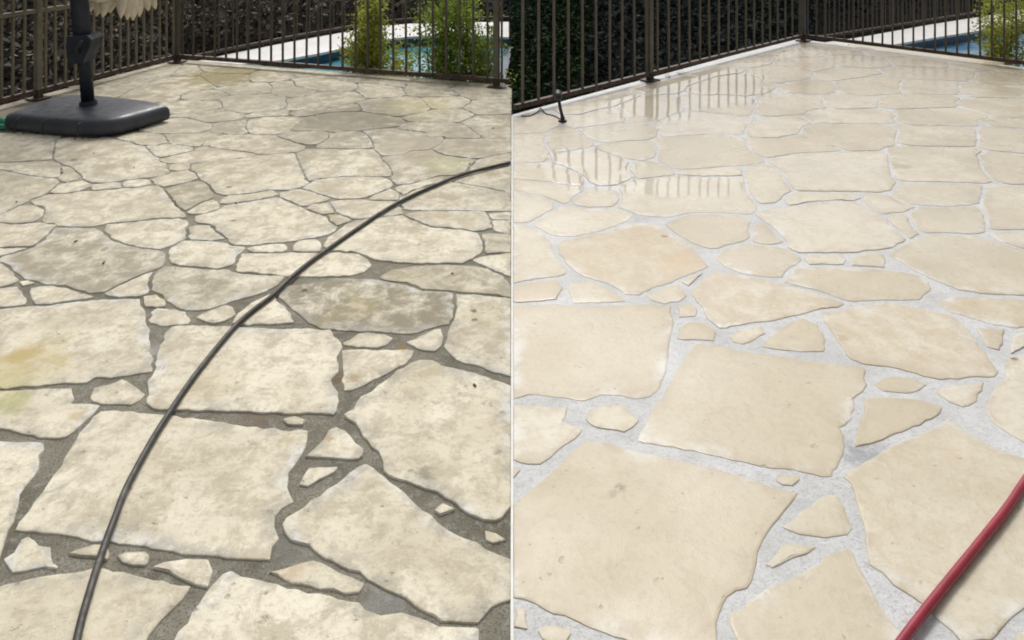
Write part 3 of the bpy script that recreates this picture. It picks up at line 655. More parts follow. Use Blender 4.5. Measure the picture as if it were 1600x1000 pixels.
def outline_world(pix):
    pts = [P(x, y) for x, y in pix]
    out = []
    n = len(pts)
    for i in range(n):
        a, b = pts[i], pts[(i + 1) % n]
        k = max(1, min(12, int((b - a).length / 0.016)))
        for j_ in range(k): out.append(a.lerp(b, j_ / k))
    m = len(out)
    area = sum(out[i].x * out[(i + 1) % m].y - out[(i + 1) % m].x * out[i].y for i in range(m))
    if area < 0: out.reverse()
    return np.array([(p.x, p.y) for p in out])

def close_joints(outs, joint, bounds, shrink=1.0, far=0.42):
    """let every stone out towards its neighbours until a joint of natural width is left"""
    seg = []; sid = []
    for i, o in enumerate(outs):
        nx = np.roll(o, -1, axis=0); seg.append(np.concatenate([o, nx], 1)); sid.append(np.full(len(o), i))
    for (a, b) in bounds:
        seg.append(np.array([[a[0], a[1], b[0], b[1]]])); sid.append(np.array([-1]))
    seg = np.concatenate(seg); sid = np.concatenate(sid)
    res = []
    for i, o in enumerate(outs):
        t = np.roll(o, -1, axis=0) - np.roll(o, 1, axis=0)
        nn = np.stack([t[:, 1], -t[:, 0]], 1); nn /= np.maximum(np.linalg.norm(nn, axis=1), 1e-9)[:, None]
        pr_ = F * H / o[:, 1] + HZ
        gmax = np.interp(pr_, [90, 150, 230, 320, 420, 520, 700], [0.10, 0.075, 0.045, 0.020, 0.007, 0.002, 0.0]) * shrink
        jt = np.interp(pr_, [120, 300, 450], [joint * far, joint * (far + 1) / 2, joint])
        S = seg[sid != i]; isb = (sid[sid != i] == -1)
        best = np.full(len(o), 9.0)
        for da in (-0.6, 0.0, 0.6):
            c, s_ = math.cos(da), math.sin(da)
            d = np.stack([nn[:, 0] * c - nn[:, 1] * s_, nn[:, 0] * s_ + nn[:, 1] * c], 1)
            e = S[:, 2:] - S[:, :2]
            w = S[None, :, :2] - o[:, None, :]
            den = d[:, None, 0] * e[None, :, 1] - d[:, None, 1] * e[None, :, 0]
            den = np.where(np.abs(den) < 1e-12, 1e-12, den)
            tt = (w[..., 0] * e[None, :, 1] - w[..., 1] * e[None, :, 0]) / den
            uu = (w[..., 0] * d[:, None, 1] - w[..., 1] * d[:, None, 0]) / den
            ok = (tt > -0.004) & (uu >= -0.01) & (uu <= 1.01)
            tt = np.where(isb[None, :], tt * 2, tt)
            tt = np.where(ok, tt, 9.0).min(1)
            best = np.minimum(best, tt)
        off = np.clip((best - jt) / 2, -0.004, gmax)
        off = np.minimum(off, np.minimum(np.roll(off, 1), np.roll(off, -1)) + 0.004)
        off = (off + np.roll(off, 1) + np.roll(off, -1)) / 3
        q_ = o + nn * off[:, None]
        lim = 0.0016 if False else None
        res.append((q_, o))
    return res

def make_stone(pts2, orig2, mat, parent, z_top, thick, dirt, seed, rough_amp, side):
    pts = [Vector((a, b, 0)) for a, b in pts2]
    for p, o0 in zip(pts, orig2):
        if abs(o0[0]) < 0.012 * 1.0 and abs(o0[0] / o0[1]) < 2.2 / F: p.x = o0[0]
        if side < 0: p.x = min(p.x, -0.0017 * p.y)
        else: p.x = max(p.x, 0.0017 * p.y)
    # resample the outline and roughen it like a broken edge
    r_ = random.Random(seed)
    out = pts
    cx = sum(p.x for p in out) / len(out); cy = sum(p.y for p in out) / len(out)
    size = max((Vector((p.x - cx, p.y - cy, 0))).length for p in out)
    amp = min(rough_amp, size * 0.05)
    m = len(out); res = []
    for i, p in enumerate(out):
        a, b = out[i - 1], out[(i + 1) % m]
        t = (b - a); nn = Vector((t.y, -t.x, 0))
        if nn.length > 1e-9: nn.normalize()
        w = noise.noise(Vector((p.x * 28 + seed, p.y * 28, 3.1))) * 1.0 + noise.noise(Vector((p.x * 80, p.y * 80 + seed, 7.7))) * 1.5
        q_ = p + nn * (w * amp)
        if abs(p.x) < 0.0045: q_.x = p.x
        res.append((q_, nn))
    bev = min(0.0028, size * 0.05)
    rings = []
    tilt = Vector((r_.uniform(-1, 1), r_.uniform(-1, 1), 0)) * (0.0016 if size > 0.06 else 0.0)
    def zz(p): return z_top + (p.x - cx) * tilt.x + (p.y - cy) * tilt.y
    V = []; E = []
    def ring(fn, e):
        st = len(V)
        for q_, nn in res:
            x_, y_, z_ = fn(q_, nn); V.append((x_ - cx, y_ - cy, z_)); E.append(e)
        return st
    drop = thick
    ring(lambda p, nn: (p.x + nn.x * 0.001, p.y + nn.y * 0.001, zz(p) - drop), 1.0)
    ring(lambda p, nn: (p.x, p.y, zz(p) - bev * 0.8 + noise.noise(Vector((p.x * 60, p.y * 60, 1))) * 0.0008), 1.0)
    ring(lambda p, nn: (p.x - nn.x * bev * 0.5, p.y - nn.y * bev * 0.5, zz(p) - bev * 0.22), 1.0)
    def inner(d_, z_):
        def f(p, nn):
            v = Vector((cx - p.x, cy - p.y, 0)); L = v.length
            k = min(d_ / max(L, 1e-6), 0.55)
            return (p.x + v.x * k, p.y + v.y * k, zz(p) + z_ + 0.0)
        return f
    ring(inner(max(bev * 1.3, 0.006 if size > 0.05 else bev * 1.3), 0.0), 0.9)
    ring(inner(0.055, 0.0006), 0.0)
    Fc = []
    for s_ in range(4):
        for i in range(m):
            a = s_ * m + i; b = s_ * m + (i + 1) % m
            Fc.append((a, b, b + m, a + m))
    Fc.append(tuple(4 * m + i for i in range(m)))
    me = bpy.data.meshes.new('flagstone')
    me.from_pydata(V, [], Fc)
    at = me.attributes.new('edge', 'FLOAT', 'POINT'); at.data.foreach_set('value', E)
    me.update()
    sm = [i_ < 2 * m for i_ in range(len(me.polygons))]
    me.polygons.foreach_set('use_smooth', sm)
    o = link('flagstone', me, parent, mat)
    o.location = (cx, cy, 0)
    o['dirt'] = float(dirt)
    return o

# far joints in the photograph are hairlines: stones there are let out a little to meet each other
def grow(pix, k):
    cx = sum(p[0] for p in pix) / len(pix); cy = sum(p[1] for p in pix) / len(pix)
    return [(cx + (x - cx) * k, cy + (y - cy) * k) for x, y in pix]

for side, data, mt, par, z0_, z1_, lim, amp in ((-1, LEFT, 'stone_old', terL, -0.0008, 0.0014, 798.3, 0.0040), (1, RIGHT, 'stone_new', terR, -0.0004, 0.0006, 801.7, 0.0030)):
    outs = [outline_world(clip_x(pix, lim, side < 0)) for dv, pix in data]
    if side < 0:
        bnd = [((LA2.x - 0.03, LA2.y + 0.05), (LC.x - 0.02, LC.y + 0.06)), ((LC.x, LC.y + 0.06), (LB.x, LB.y + 0.05))]
    else:
        bnd = [((RA.x, RA.y - 0.03), (RC.x, RC.y - 0.02)), ((RC.x, RC.y + 0.02), (RB2.x, RB2.y - 0.0))]
    grown = close_joints(outs, 0.011 if side < 0 else 0.020, bnd)
    grown = close_joints([a for a, _ in grown], 0.011 if side < 0 else 0.020, bnd, 1.0)
    for i, (dv, pix) in enumerate(data):
        make_stone(grown[i][0], outs[i], M[mt], par, rnd.uniform(z0_, z1_), 0.02, dv, i + (1 if side < 0 else 301), amp, side)

# ------------------------------------------------------------ fences
def fence_run(name, a, b, n, posts, label, group, top=1.18, rail_z=0.045, mid=None, tmat='bronze', pw=0.0118, z0=0.0, railmat='rust', post_foot=True, cat='fence', postw=0.033, top_rail=True, pmat='post'):
    a = Vector(a); b = Vector(b)
    t = (b - a); L = t.length; u = t.normalized(); ang = math.atan2(u.y, u.x)
    root = empty(name, (a.x, a.y, z0), ang)
    tag(root, label, cat, group)
    m = MB(); m.box((L / 2, 0, rail_z), (L, 0.026, 0.026)); m.build('bottom_rail', M[railmat], root)
    if mid: m = MB(); m.box((L / 2, 0, mid), (L, 0.024, 0.024)); m.build('middle_rail', M[pmat], root)
    if top_rail: m = MB(); m.box((L / 2, 0, top), (L, 0.034, 0.03)); m.build('top_rail', M[tmat], root)
    pk = None
    for i in range(n):
        s = (i + 0.5) / n * L
        if any(abs(s - q_ * L) < 0.03 for q_ in posts): continue
        if pk is None:
            m = MB(); m.box((0, 0, (top + rail_z) / 2), (pw, pw, top - rail_z))
            pk = m.build('picket', M[tmat], root); o = pk
        else:
            o = pk.copy(); COL.objects.link(o); o.parent = root
        o.location = (s, rnd.uniform(-0.002, 0.002), 0)
        o.rotation_euler = (rnd.uniform(-0.006, 0.006), rnd.uniform(-0.006, 0.006), rnd.uniform(-0.05, 0.05))
    for q_ in posts:
        m = MB(); m.box((0, 0, (top + 0.06) / 2 + 0.004), (postw, postw, top + 0.06)); m.box((0, 0, top + 0.072), (postw * 1.25, postw * 1.25, 0.014))
        o = m.build('post', M[pmat], root); o.location = (q_ * L, 0, 0)
        if post_foot:
            m = MB(); m.box((0, 0, 0.004), (0.095, 0.095, 0.008)); m.box((0, 0, 0.03), (postw * 1.12, postw * 1.12, 0.05))
            f = m.build('foot_plate', M['rust'], root); f.location = (q_ * L, 0, 0)
    return root

GF = 'bronze picket fences round the terraces'
def frac(a, b, p): return (Vector(p) - Vector(a)).dot(Vector(b) - Vector(a)) / (Vector(b) - Vector(a)).length_squared
c0 = LC
fence_run('picket_fence', LC, LA2, 62, [frac(LC, LA2, P(57, 154))], 'bronze picket fence with a middle rail, behind the umbrella base', GF, mid=0.52, railmat='rust', tmat='taupe', pw=0.0125, pmat='taupe')
fence_run('picket_fence', LC, P(795, 137.5), 27, [0.0, frac(LC, P(795, 137.5), P(773, 138))], 'bronze picket fence between the weathered terrace and the teal pool', GF, railmat='rust')
fence_run('picket_fence', P(804, 180.5), RC, 27, [frac(P(804, 180.5), RC, P(1021, 127))], 'dark picket fence in front of the shaded thicket by the garden spotlight', GF, tmat='post')
fence_run('picket_fence', RC, RB2, 61, [0.0], 'dark picket fence between the washed terrace and the blue pool', GF)

# ------------------------------------------------------------ the two pools with the fences behind them
CZ, WZ = -0.70, -0.84
def pool(name, back, front, near, label, wmat):
    root = empty(name, (P(*front[len(front) // 2], CZ).x, P(*front[len(front) // 2], CZ).y, GZ))
    tag(root, label, 'pool')
    bk = [P(x, y, CZ) for x, y in back]; fr = [P(x, y, CZ) for x, y in front]
    # coping slab
    m = MB(); ring = bk + fr[::-1]
    n = len(ring)
    m.v = [tuple(p) for p in ring] + [(p.x, p.y, CZ - 0.03) for p in ring]
    m.f = [tuple(range(n)), tuple(range(n, 2 * n))[::-1]] + [(i, (i + 1) % n, n + (i + 1) % n, n + i) for i in range(n)]
    m.build('coping', M['coping'], root, world=True)
    m = MB()
    k = len(fr)
    m.v = [(p.x, p.y + 0.03, CZ - 0.032) for p in fr] + [(p.x, p.y + 0.03, WZ - 0.05) for p in fr] + [(p.x, p.y + 0.25, CZ - 0.032) for p in fr] + [(p.x, p.y + 0.25, WZ - 0.05) for p in fr]
    m.f = [(i, i + 1, k + i + 1, k + i) for i in range(k - 1)] + [(2 * k + i, 2 * k + i + 1, i + 1, i) for i in range(k - 1)] + [(2 * k + i, 3 * k + i, 3 * k + i + 1, 2 * k + i + 1) for i in range(k - 1)]
    m.build('basin_wall', M['tile'], root, world=True)
    ws = [Vector((p.x, p.y + 0.03, WZ)) for p in fr] + [Vector((x, y, WZ)) for x, y in near]
    m = MB(); n = len(ws)
    m.v = [tuple(p) for p in ws]; m.f = [tuple(range(n))]
    m.build('water', M[wmat], root, world=True)
    # low kerb closing the near side
    a = Vector((fr[-1].x, fr[-1].y, 0)); pts = [Vector((x, y, 0)) for x, y in near] + [Vector((fr[0].x, fr[0].y, 0))]
    m = MB(); prev = Vector((fr[-1].x, fr[-1].y, 0))
    for p in pts:
        m.bar((prev.x, prev.y, WZ - 0.02), (p.x, p.y, WZ - 0.02), 0.12, 0.05); prev = p
    m.build('near_kerb', M['tile'], root, world=True)
    return root, bk

Lback = [(300,97),(350,86),(400,76),(450,66),(500,57),(545,49),(590,41),(640,37),(700,35),(795,34)]
Lfront = [(300,108),(350,103),(400,98),(445,93),(500,83),(545,73),(590,63),(640,57),(700,55),(795,58)]
pl, bkL = pool('swimming_pool', Lback, Lfront, [(-0.2, 7.2), (-2.6, 7.0), (-3.6, 7.6)], 'curved teal pool with white coping behind the leafy fence', 'water_teal')
Rback = [(1290,66),(1345,58),(1400,48),(1450,39),(1500,31),(1540,25),(1600,14),(1700,4),(1800,0)]
Rfront = [(1290,76),(1345,74),(1400,69),(1440,62),(1490,54),(1540,46),(1600,37),(1700,28),(1800,24)]
pr, bkR = pool('swimming_pool', Rback, Rfront, [(10.2, 8.4), (5.0, 6.6), (4.2, 7.6)], 'blue pool with straight white coping beyond the washed terrace', 'water_blue')

def far_fence(pts, label, spacing, railh=0.05):
    root = empty('pool_fence', (pts[0].x, pts[0].y, CZ))
    tag(root, label, 'fence', 'fences on the far side of the pools')
    pk = None; post = None
    for i in range(len(pts) - 1):
        a, b = pts[i], pts[i + 1]
        m = MB(); m.bar((a.x, a.y, CZ + railh), (b.x, b.y, CZ + railh), 0.035, 0.035); m.build('bottom_rail', M['rust'], root, world=True)
        m = MB(); m.bar((a.x, a.y, CZ + 1.15), (b.x, b.y, CZ + 1.15), 0.035, 0.035); m.build('top_rail', M['bronze'], root, world=True)
        L = (b - a).length; k = max(1, int(L / spacing))
        for j_ in range(k):
            p = a.lerp(b, (j_ + 0.5) / k)
            if pk is None:
                m = MB(); m.box((0, 0, 0.6), (0.014, 0.014, 1.1)); pk = m.build('picket', M['bronze'], root); o = pk
            else:
                o = pk.copy(); COL.objects.link(o); o.parent = root
            o.location = (p.x - pts[0].x, p.y - pts[0].y, 0)
    return root
offL = [p + Vector((0, 0.12, 0)) for p in bkL]
far_fence([offL[0], offL[3], offL[5], offL[6], offL[7], offL[9]], 'far picket fence behind the teal pool', 0.20)
offR = [p + Vector((0, 0.12, 0)) for p in bkR]
x0 = P(1262, 62, CZ)
far_fence([x0, offR[0], offR[2], offR[5], offR[8]], 'far picket fence running behind the blue pool', 0.11)

# ------------------------------------------------------------ foliage
def leaf_mesh(name, pos, size, mat, seed, tone=None, droop=0.0, aspect=0.5):
    g_ = np.random.default_rng(seed)
    n = len(pos)
    a = g_.normal(size=(n, 3)); a[:, 2] = a[:, 2] * 0.7 - droop; a /= np.linalg.norm(a, axis=1)[:, None]
    b = g_.normal(size=(n, 3)); b -= (b * a).sum(1)[:, None] * a; b /= np.linalg.norm(b, axis=1)[:, None]
    s = size * g_.uniform(0.6, 1.3, size=(n, 1))
    c = np.cross(a, b)
    v = np.stack([pos - a * s * 0.5, pos + b * s * 0.5 * aspect + c * s * 0.08, pos + a * s * 0.5, pos - b * s * 0.5 * aspect + c * s * 0.08], axis=1).reshape(-1, 3)
    me = bpy.data.meshes.new(name)
    me.vertices.add(4 * n); me.vertices.foreach_set('co', v.astype(np.float32).ravel())
    me.loops.add(4 * n); me.loops.foreach_set('vertex_index', np.arange(4 * n, dtype=np.int32))
    me.polygons.add(n); me.polygons.foreach_set('loop_start', np.arange(0, 4 * n, 4, dtype=np.int32))
    try: me.polygons.foreach_set('loop_total', np.full(n, 4, dtype=np.int32))
    except Exception: pass
    me.update(calc_edges=True); me.validate()
    if tone is None: tone = g_.uniform(0, 1, n)
    at = me.attributes.new('tone', 'FLOAT', 'POINT'); at.data.foreach_set('value', np.repeat(np.clip(tone, 0, 1), 4).astype(np.float32))
    return me

def inpoly(x, y, poly):
    ins = np.zeros(len(x), bool); j_ = len(poly) - 1
    for i in range(len(poly)):
        xi, yi = poly[i]; xj, yj = poly[j_]
        c = ((yi > y) != (yj > y)) & (x < (xj - xi) * (y - yi) / (yj - yi + 1e-12) + xi)
        ins ^= c; j_ = i
    return ins

def fnoise(x, y, s, seed):
    return np.array([noise.noise(Vector((a * s, b * s, seed))) for a, b in zip(x, y)])

def thicket(name, poly, count, top, size, mat, seed, label, avoid=None):
    g_ = np.random.default_rng(seed)
    xs = np.array([p[0] for p in poly]); ys = np.array([p[1] for p in poly])
    X = g_.uniform(xs.min(), xs.max(), count * 3); Y = g_.uniform(ys.min(), ys.max(), count * 3)
    k = inpoly(X, Y, poly)
    if avoid is not None: k &= ~inpoly(X, Y, avoid)
    X = X[k][:count]; Y = Y[k][:count]
    n1 = fnoise(X, Y, 1.7, seed); n2 = fnoise(X, Y, 5.0, seed + 3)
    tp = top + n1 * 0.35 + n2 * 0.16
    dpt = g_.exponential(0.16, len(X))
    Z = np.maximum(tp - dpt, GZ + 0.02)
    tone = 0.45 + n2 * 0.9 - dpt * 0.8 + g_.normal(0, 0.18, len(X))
    me = leaf_mesh(name, np.stack([X, Y, Z], 1), size, mat, seed, tone)
    o = link(name, me, None, mat)
    tag(o, label, kind='stuff')
    return o

out_l = [(LC.x - 0.25, LC.y + 0.22), (LA2.x - 0.25, LA2.y + 0.1), (LA2.x - 3, LA2.y), (-11, 13), (-4.0, 13.0), (bkL[2].x, bkL[2].y + 0.5), (bkL[0].x - 0.1, bkL[0].y + 0.1), (-3.3, 7.0)]
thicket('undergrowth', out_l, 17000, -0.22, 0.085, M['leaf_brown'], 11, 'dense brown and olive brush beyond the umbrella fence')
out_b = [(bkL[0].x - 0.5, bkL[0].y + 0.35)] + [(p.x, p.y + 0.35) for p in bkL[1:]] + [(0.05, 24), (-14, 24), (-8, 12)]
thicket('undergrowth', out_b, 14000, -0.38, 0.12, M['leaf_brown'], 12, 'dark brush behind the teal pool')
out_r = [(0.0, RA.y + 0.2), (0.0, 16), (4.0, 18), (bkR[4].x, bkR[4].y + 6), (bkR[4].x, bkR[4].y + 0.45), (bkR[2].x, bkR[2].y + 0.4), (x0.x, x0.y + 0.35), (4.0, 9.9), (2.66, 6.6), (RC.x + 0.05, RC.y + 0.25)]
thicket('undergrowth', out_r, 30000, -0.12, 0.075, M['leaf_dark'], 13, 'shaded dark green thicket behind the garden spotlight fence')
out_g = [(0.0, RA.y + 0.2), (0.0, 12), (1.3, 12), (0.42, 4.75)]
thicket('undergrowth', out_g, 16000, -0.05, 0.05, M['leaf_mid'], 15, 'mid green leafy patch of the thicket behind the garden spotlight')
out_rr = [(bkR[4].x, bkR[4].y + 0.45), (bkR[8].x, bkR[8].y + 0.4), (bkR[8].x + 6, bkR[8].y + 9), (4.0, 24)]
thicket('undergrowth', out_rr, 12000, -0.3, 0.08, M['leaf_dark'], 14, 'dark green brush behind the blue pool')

def shrub(px, ylow, d_extra, zlo, zhi, rad, nl, size, mat, seed, label, cat='shrub', lean=0.0, name='shrub', sparse=1.0):
    """leafy shrub rooted in the lower garden just beyond the fence"""
    base = P(px, ylow); base.y += d_extra; base.x = (px - 800) / F * base.y
    root = empty(name, (base.x, base.y, GZ)); tag(root, label, cat, 'shrubs growing up behind the picket fences')
    g_ = np.random.default_rng(seed); r_ = random.Random(seed)
    stems = MB(); tips = []
    for k in range(7):
        a = r_.uniform(0, 6.28); h = r_.uniform(0.75, 1.0) * (zhi - GZ)
        e = Vector((math.cos(a) * rad * r_.uniform(0.3, 0.9) + lean, math.sin(a) * rad * r_.uniform(0.3, 0.9), h))
        pts = [Vector((0, 0, 0)).lerp(e, t) + Vector((math.sin(t * 5 + k) * 0.03, math.cos(t * 4 + k) * 0.03, 0)) * t for t in (0, .25, .5, .75, 1)]
        stems.tube(pts, [0.011, 0.009, 0.007, 0.005, 0.002], 6)
        tips.append(pts)
    stems.build('stem', M['bark'], root, smooth=True)
    cl = []; tn = []
    for k in range(int(nl / 14)):
        pts = tips[r_.randrange(7)]; t = r_.uniform(max(0.0, (zlo - GZ) / (zhi - GZ) - 0.05), 1.0) * 4; i = min(3, int(t))
        c = pts[i].lerp(pts[i + 1], t - i) + Vector((r_.gauss(0, rad * 0.38), r_.gauss(0, rad * 0.38), r_.gauss(0, 0.05)))
        tone = r_.uniform(0.1, 0.9)
        for _ in range(14):
            cl.append(c + Vector((r_.gauss(0, 0.03), r_.gauss(0, 0.03), r_.gauss(0, 0.035)))); tn.append(tone + r_.gauss(0, 0.15))
    me = leaf_mesh('foliage', np.array([tuple(p) for p in cl]), size, mat, seed, np.array(tn), 0.4)
    f = link('foliage', me, root, mat)
    return root

shrub(577, 118, 0.28, -0.15, 0.62, 0.115, 9000, 0.030, M['leaf_lime'], 21, 'slender yellow-green shrub behind the fence, left of the teal water', lean=0.0)
shrub(612, 120, 0.32, -0.25, 0.26, 0.19, 6500, 0.028, M['leaf_lime'], 22, 'low loose shrub just right of the slender yellow-green one')
shrub(712, 128, 0.28, -0.3, 0.66, 0.15, 7000, 0.031, M['leaf_green'], 23, 'tall dense green shrub in front of the teal water')
shrub(683, 128, 0.35, 0.05, 0.62, 0.12, 2500, 0.026, M['leaf_green'], 27, 'thin light green shrub leaning beside the tall dense one')
shrub(760, 133, 0.24, -0.3, 0.30, 0.11, 5000, 0.028, M['leaf_green'], 24, 'green shrub behind the fence end post of the weathered terrace')
shrub(1568, 100, 0.30, -0.2, 0.52, 0.13, 6500, 0.028, M['leaf_lime'], 25, 'light green shrub in front of the blue pool')
shrub(1650, 105, 0.30, -0.2, 0.52, 0.15, 4000, 0.028, M['leaf_green'], 26, 'green shrub at the far right end of the blue pool fence')

# teal chair beyond the teal pool
ch = empty('pool_chair', tuple(P(783, 20, -0.95) ) , 0.3); tag(ch, 'teal metal chair standing beyond the teal pool', 'chair')
m = MB(); m.box((0, 0, 0.42), (0.5, 0.5, 0.03)); m.build('seat', M['teal'], ch)
m = MB(); m.box((0, 0.24, 0.72), (0.5, 0.03, 0.08)); m.box((0, 0.25, 0.88), (0.5, 0.03, 0.07)); m.build('backrest', M['teal'], ch)
for sx in (-1, 1):
    for sy in (-1, 1):
        m = MB(); m.tube([(sx * 0.23, sy * 0.23, 0), (sx * 0.23, sy * 0.23, 0.92 if sy > 0 else 0.62)], 0.016, 8); m.build('leg', M['teal'], ch)
    m = MB(); m.tube([(sx * 0.23, -0.24, 0.62), (sx * 0.23, 0.24, 0.64)], 0.018, 8); m.build('armrest', M['teal'], ch)

# ------------------------------------------------------------ cantilever umbrella with its base
outline = [P(3, 192, 0.04), P(30, 208), P(75, 213), P(125, 216.5), P(172, 216), P(215, 205), P(250, 194), P(268, 184, 0.02)]
outline = [Vector((p.x, p.y, 0)) for p in outline]
outline += [Vector((p.x, p.y, 0)) for p in (P(262, 160, 0.1), P(238, 153, 0.1), P(180, 147, 0.1), P(122, 141.5, 0.1), P(88, 146, 0.1), P(45, 159, 0.1), P(15, 176, 0.08))]
oc = sum(outline, Vector()) / len(outline)
um = empty('umbrella', (oc.x, oc.y, 0)); tag(um, 'closed cream cantilever umbrella on a navy pole with a charcoal plastic base', 'umbrella')
ol = chaikin(outline, 2)
def ring_at(scale, z): return [((p.x - oc.x) * scale, (p.y - oc.y) * scale, z) for p in ol]
m = MB(); m.loft([ring_at(0.965, 0.010), ring_at(0.99, 0.016), ring_at(1.0, 0.034), ring_at(0.995, 0.058), ring_at(0.975, 0.074), ring_at(0.94, 0.084), ring_at(0.88, 0.090), ring_at(0.5, 0.097)])
base = m.build('base', M['plastic'], um, smooth=True)
for a in ((150, 216), (60, 208), (110, 214), (230, 198), (20, 200)):
    p = P(*a); v = Vector((p.x - oc.x, p.y - oc.y, 0)) * 0.9
    m = MB(); m.box((0, 0, 0.006), (0.05, 0.05, 0.012)); f = m.build('foot', M['seam'], base); f.location = v
def seam(pxs):  # dark tube laid on the base, its colour drawing the shade of a groove
    pts = []
    for (x, y, z) in pxs:
        p = P(x, y, z); pts.append((p.x - oc.x, p.y - oc.y, z + 0.0005))
    m = MB(); m.tube(catmull(pts, 4), 0.0036, 6); m.build('seam', M['seam'], base, smooth=True)
seam([(122, 214, 0.02), (121, 205, 0.05), (122, 196, 0.078), (126, 192, 0.084)])
seam([(67, 211, 0.02), (66, 202, 0.05), (68, 193, 0.078), (74, 188, 0.087)])
seam([(25, 205, 0.02), (24, 197, 0.05), (26, 188, 0.078), (34, 182, 0.086)])
pb = P(138, 164, 0.095)
pv = Vector((pb.x - oc.x, pb.y - oc.y, 0.092))
tipx = -0.085
def pole_pt(z): return pv + Vector((tipx * (z - 0.09), 0, z - 0.092))
m = MB(); m.tube([pole_pt(0.088), pole_pt(0.118)], [0.046, 0.040], 20); m.build('collar', M['navy'], um, smooth=False)
m = MB(); m.tube([pole_pt(0.11), pole_pt(0.52)], 0.032, 20); m.build('lower_pole', M['navy'], um, smooth=True)
m = MB(); m.tube([pole_pt(0.45), pole_pt(0.47), pole_pt(2.35)], [0.034, 0.044, 0.044], 20); m.build('upper_pole', M['navy'], um, smooth=True)
hc = pole_pt(0.42); hz_ = 0.065
m = MB()
prof = [(-0.052, 0.40), (0.058, 0.405), (0.078, 0.385), (0.068, 0.34), (0.045, 0.29), (0.035, 0.26), (-0.040, 0.255), (-0.052, 0.29), (-0.056, 0.35)]
ring0 = [(hc.x + x, hc.y - 0.055, z + hz_) for x, z in prof]; ring1 = [(hc.x + x, hc.y + 0.055, z + hz_) for x, z in prof]
m.loft([[(x_ * 0.97 + hc.x * 0.03, y_ - 0.006, z_) for x_, y_, z_ in ring0], ring0, ring1])
hs_ = m.build('crank_housing', M['navy'], um)
m = MB(); m.tube([(hc.x + 0.01, hc.y - 0.06, 0.39), (hc.x + 0.01, hc.y - 0.10, 0.39)], 0.012, 12); m.tube([(hc.x + 0.01, hc.y - 0.095, 0.39), (hc.x + 0.05, hc.y - 0.10, 0.45)], 0.008, 10); m.build('crank_handle', M['seam'], um, smooth=True)
m = MB(); m.tube([pole_pt(2.3), pole_pt(2.4) + Vector((0.1, 0, 0.06)), pole_pt(2.4) + Vector((0.33, 0.02, 0.1))], 0.03, 12); m.build('arm', M['navy'], um, smooth=True)
# closed canopy: eight folded cloth lobes hanging from the arm
cxy = P(192, 150)
cc = Vector((cxy.x - oc.x - 0.0, cxy.y - oc.y - 0.15, 0))
def canopy():
    m = MB(); rings = []; n = 64
    for k, z in enumerate((0.60, 0.72, 0.9, 1.2, 1.6, 2.0, 2.3, 2.38)):
        rr_ = (0.175, 0.18, 0.165, 0.14, 0.11, 0.08, 0.045, 0.02)[k]
        ring = []
        for i in range(n):
            a = 2 * math.pi * i / n
            fold = 1 + 0.22 * math.sin(a * 8 + z * 1.5) * (1 if k < 6 else 0.3)
            hem = 0
            ring.append((cc.x + math.cos(a) * rr_ * fold, cc.y + math.sin(a) * rr_ * fold * 0.8, z + hem))
        rings.append(ring)
    m.loft(rings, cap0=False)
    return m
canopy().build('canopy', M['canvas'], um, smooth=True)
# pointed valance flaps at the hem: (pixel x, pixel y of the tip)
flaps = [(141, 18, 0.10), (151, 25, 0.03), (161, 27, 0.0), (172, 20, 0.05), (189, 29, -0.02), (199, 31, 0.0), (208, 32, 0.02), (218, 26, 0.06), (232, 17, 0.09), (243, 14, 0.12), (178, 12, 0.10), (225, 12, 0.12)]
for i, (fx, fy, dy) in enumerate(flaps):
    D = cc.y + oc.y - 0.10 + dy
    z = H - (fy - HZ) * D / F; x = (fx - 800) / F * D
    top = Vector(((192 - 800) / F * D + (x - (192 - 800) / F * D) * 0.72, D + 0.02, 0.68))
    tip = Vector((x, D, z)); w = 0.030
    side = Vector((1, 0.25 * rnd.uniform(-1, 1), 0)).normalized()
    m = MB(); rings = []
    for t, ww in ((0, 1.1), (0.3, 1.15), (0.6, 1.05), (0.8, 0.75), (0.93, 0.35), (1.0, 0.08)):
        c = top.lerp(tip, t) + Vector((0, -0.012 * math.sin(t * 3), 0)); ring = []
        for a in range(12):
            an = 2 * math.pi * a / 12
            ring.append(tuple(c - Vector((oc.x, oc.y, 0)) + side * math.cos(an) * w * ww + Vector((0, math.sin(an) * 0.011 * ww, 0)) + Vector((0, 0.006 * math.cos(an * 2), 0))))
        rings.append(ring)
    m.loft(rings); m.build('valance_flap', M['canvas'], um, smooth=True)

# ------------------------------------------------------------ hoses
def hose(name, pix, r, mat, label, seg=14):
    pts = [P(x, y) + Vector((0, 0, r + 0.0025)) for x, y in pix]
    pts = catmull(pts, 6)
    m = MB(); m.tube(pts, r, seg)
    o = m.build(name, mat, None, smooth=True)
    tag(o, label, 'hose')
    return o
hose('hose', [(900,240),(797,257),(760,266),(720,277),(680,293),(640,311),(600,333),(560,360),(520,388),(480,417),(450,443),(425,467),(395,490),(370,512),(340,547),(310,585),(285,620),(262,655),(240,690),(215,735),(195,775),(180,815),(165,855),(150,900),(138,940),(128,975),(118,1020),(108,1080)][1:], 0.0066, M['hose'], 'dark grey hose curving across the weathered flagstones')
hose('hose', [(1700,640),(1640,708),(1600,762),(1575,800),(1540,845),(1500,895),(1460,945),(1418,1000),(1375,1060)], 0.0074, M['redhose'], 'red hose crossing the front corner of the washed terrace')
g0 = P(0, 200)
pts = [P(-60, 215), P(-30, 208), P(-8, 204), P(6, 203), P(17, 203)]
gh = empty('garden_hose', tuple(P(5, 203))); tag(gh, 'green garden hose end lying against the umbrella base', 'hose')
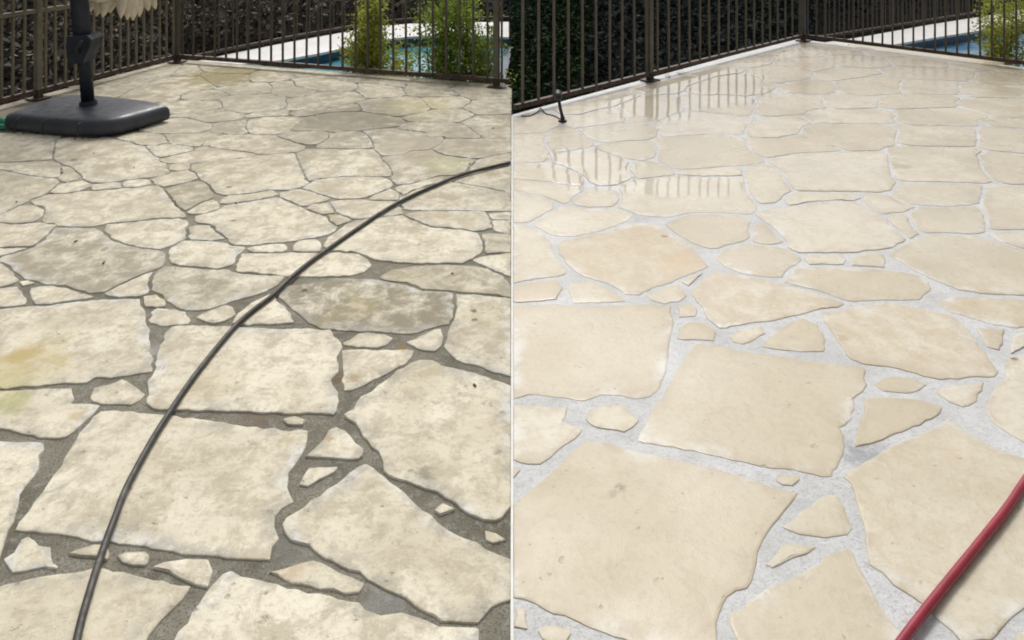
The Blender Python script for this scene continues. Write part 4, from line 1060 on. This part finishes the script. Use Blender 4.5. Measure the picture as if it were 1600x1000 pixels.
m = MB(); m.tube([p + Vector((0, 0, 0.016)) for p in catmull(pts, 5)], 0.015, 12); m.build('tube', M['green'], gh, smooth=True, world=True)
m = MB(); m.tube([P(-14, 200) + Vector((0, 0, 0.03)), P(4, 199) + Vector((0, 0, 0.032)), P(14, 201) + Vector((0, 0, 0.025)), P(19, 203) + Vector((0, 0, 0.018))], [0.022, 0.022, 0.017, 0.010], 14); m.build('nozzle', M['green'], gh, smooth=True, world=True)

# ------------------------------------------------------------ garden spotlight at the washed terrace edge
sp = P(879, 190); sl = empty('garden_spotlight', tuple(sp)); tag(sl, 'small black garden spotlight on a short stem at the terrace edge', 'lamp')
m = MB(); m.tube([(0, 0, 0), (0, 0, 0.010)], [0.024, 0.020], 16); m.tube([(0, 0, 0.01), (0, 0, 0.028)], 0.012, 12); m.build('base', M['black'], sl)
m = MB(); m.tube([(0, 0, 0.02), (-0.012, 0.005, 0.07), (-0.020, 0.01, 0.118)], 0.0085, 12); m.build('stem', M['black'], sl, smooth=True)
m = MB(); m.tube([(-0.022, -0.022, 0.122), (-0.022, -0.014, 0.128), (-0.024, 0.02, 0.148)], [0.010, 0.019, 0.022], 16); m.build('head', M['black'], sl, smooth=True)
m = MB(); m.tube([(-0.024, 0.02, 0.148), (-0.0242, 0.023, 0.1497)], 0.018, 16); m.build('lens', M['glass'], sl)
cable = [P(879, 189), P(866, 182), P(852, 178), P(845, 170), P(840, 176), P(828, 182), P(814, 182)]
m = MB(); m.tube([p - sp + Vector((0, 0, 0.004)) for p in catmull(cable, 5)], 0.003, 8); m.build('cable', M['black'], sl, smooth=True)

# ------------------------------------------------------------ pale rubble by the end post and leaf crumbs on the stones
def pebble(px, py, s, label, mat):
    p = P(px, py); r_ = random.Random(int(px * 7 + py))
    bm = bmesh.new(); bmesh.ops.create_icosphere(bm, subdivisions=2, radius=s)
    for v in bm.verts:
        k = 1 + 0.25 * noise.noise(v.co * (2.0 / s) + Vector((px, py, 0))); v.co *= k; v.co.z *= 0.55
    me = bpy.data.meshes.new('rock'); bm.to_mesh(me); bm.free()
    o = link('rock', me, None, mat); o.location = (p.x, p.y, s * 0.45); tag(o, label, 'rock')
    return o
pebble(787, 137, 0.020, 'small white rock beside the fence end post', M['pebble'])
crumb = MB(); cr = random.Random(3)
for _ in range(26):
    x, y = cr.choice([(cr.uniform(20, 60), cr.uniform(203, 211)), (cr.uniform(100, 130), cr.uniform(213, 219)), (cr.uniform(10, 780), cr.uniform(150, 640)), (cr.uniform(0, 780), cr.uniform(110, 400))])
    p = P(x, y); s = cr.uniform(0.0025, 0.006); a = cr.uniform(0, 6)
    crumb.box((p.x, p.y, 0.004), (s * 2.2, s, 0.003), a)
cm = crumb.build('leaf_crumbs', simple('dry_leaf_crumbs', (0.16, 0.09, 0.04), 0.9, var=0.5))
tag(cm, 'dry leaf crumbs scattered on the weathered flagstones', kind='stuff')
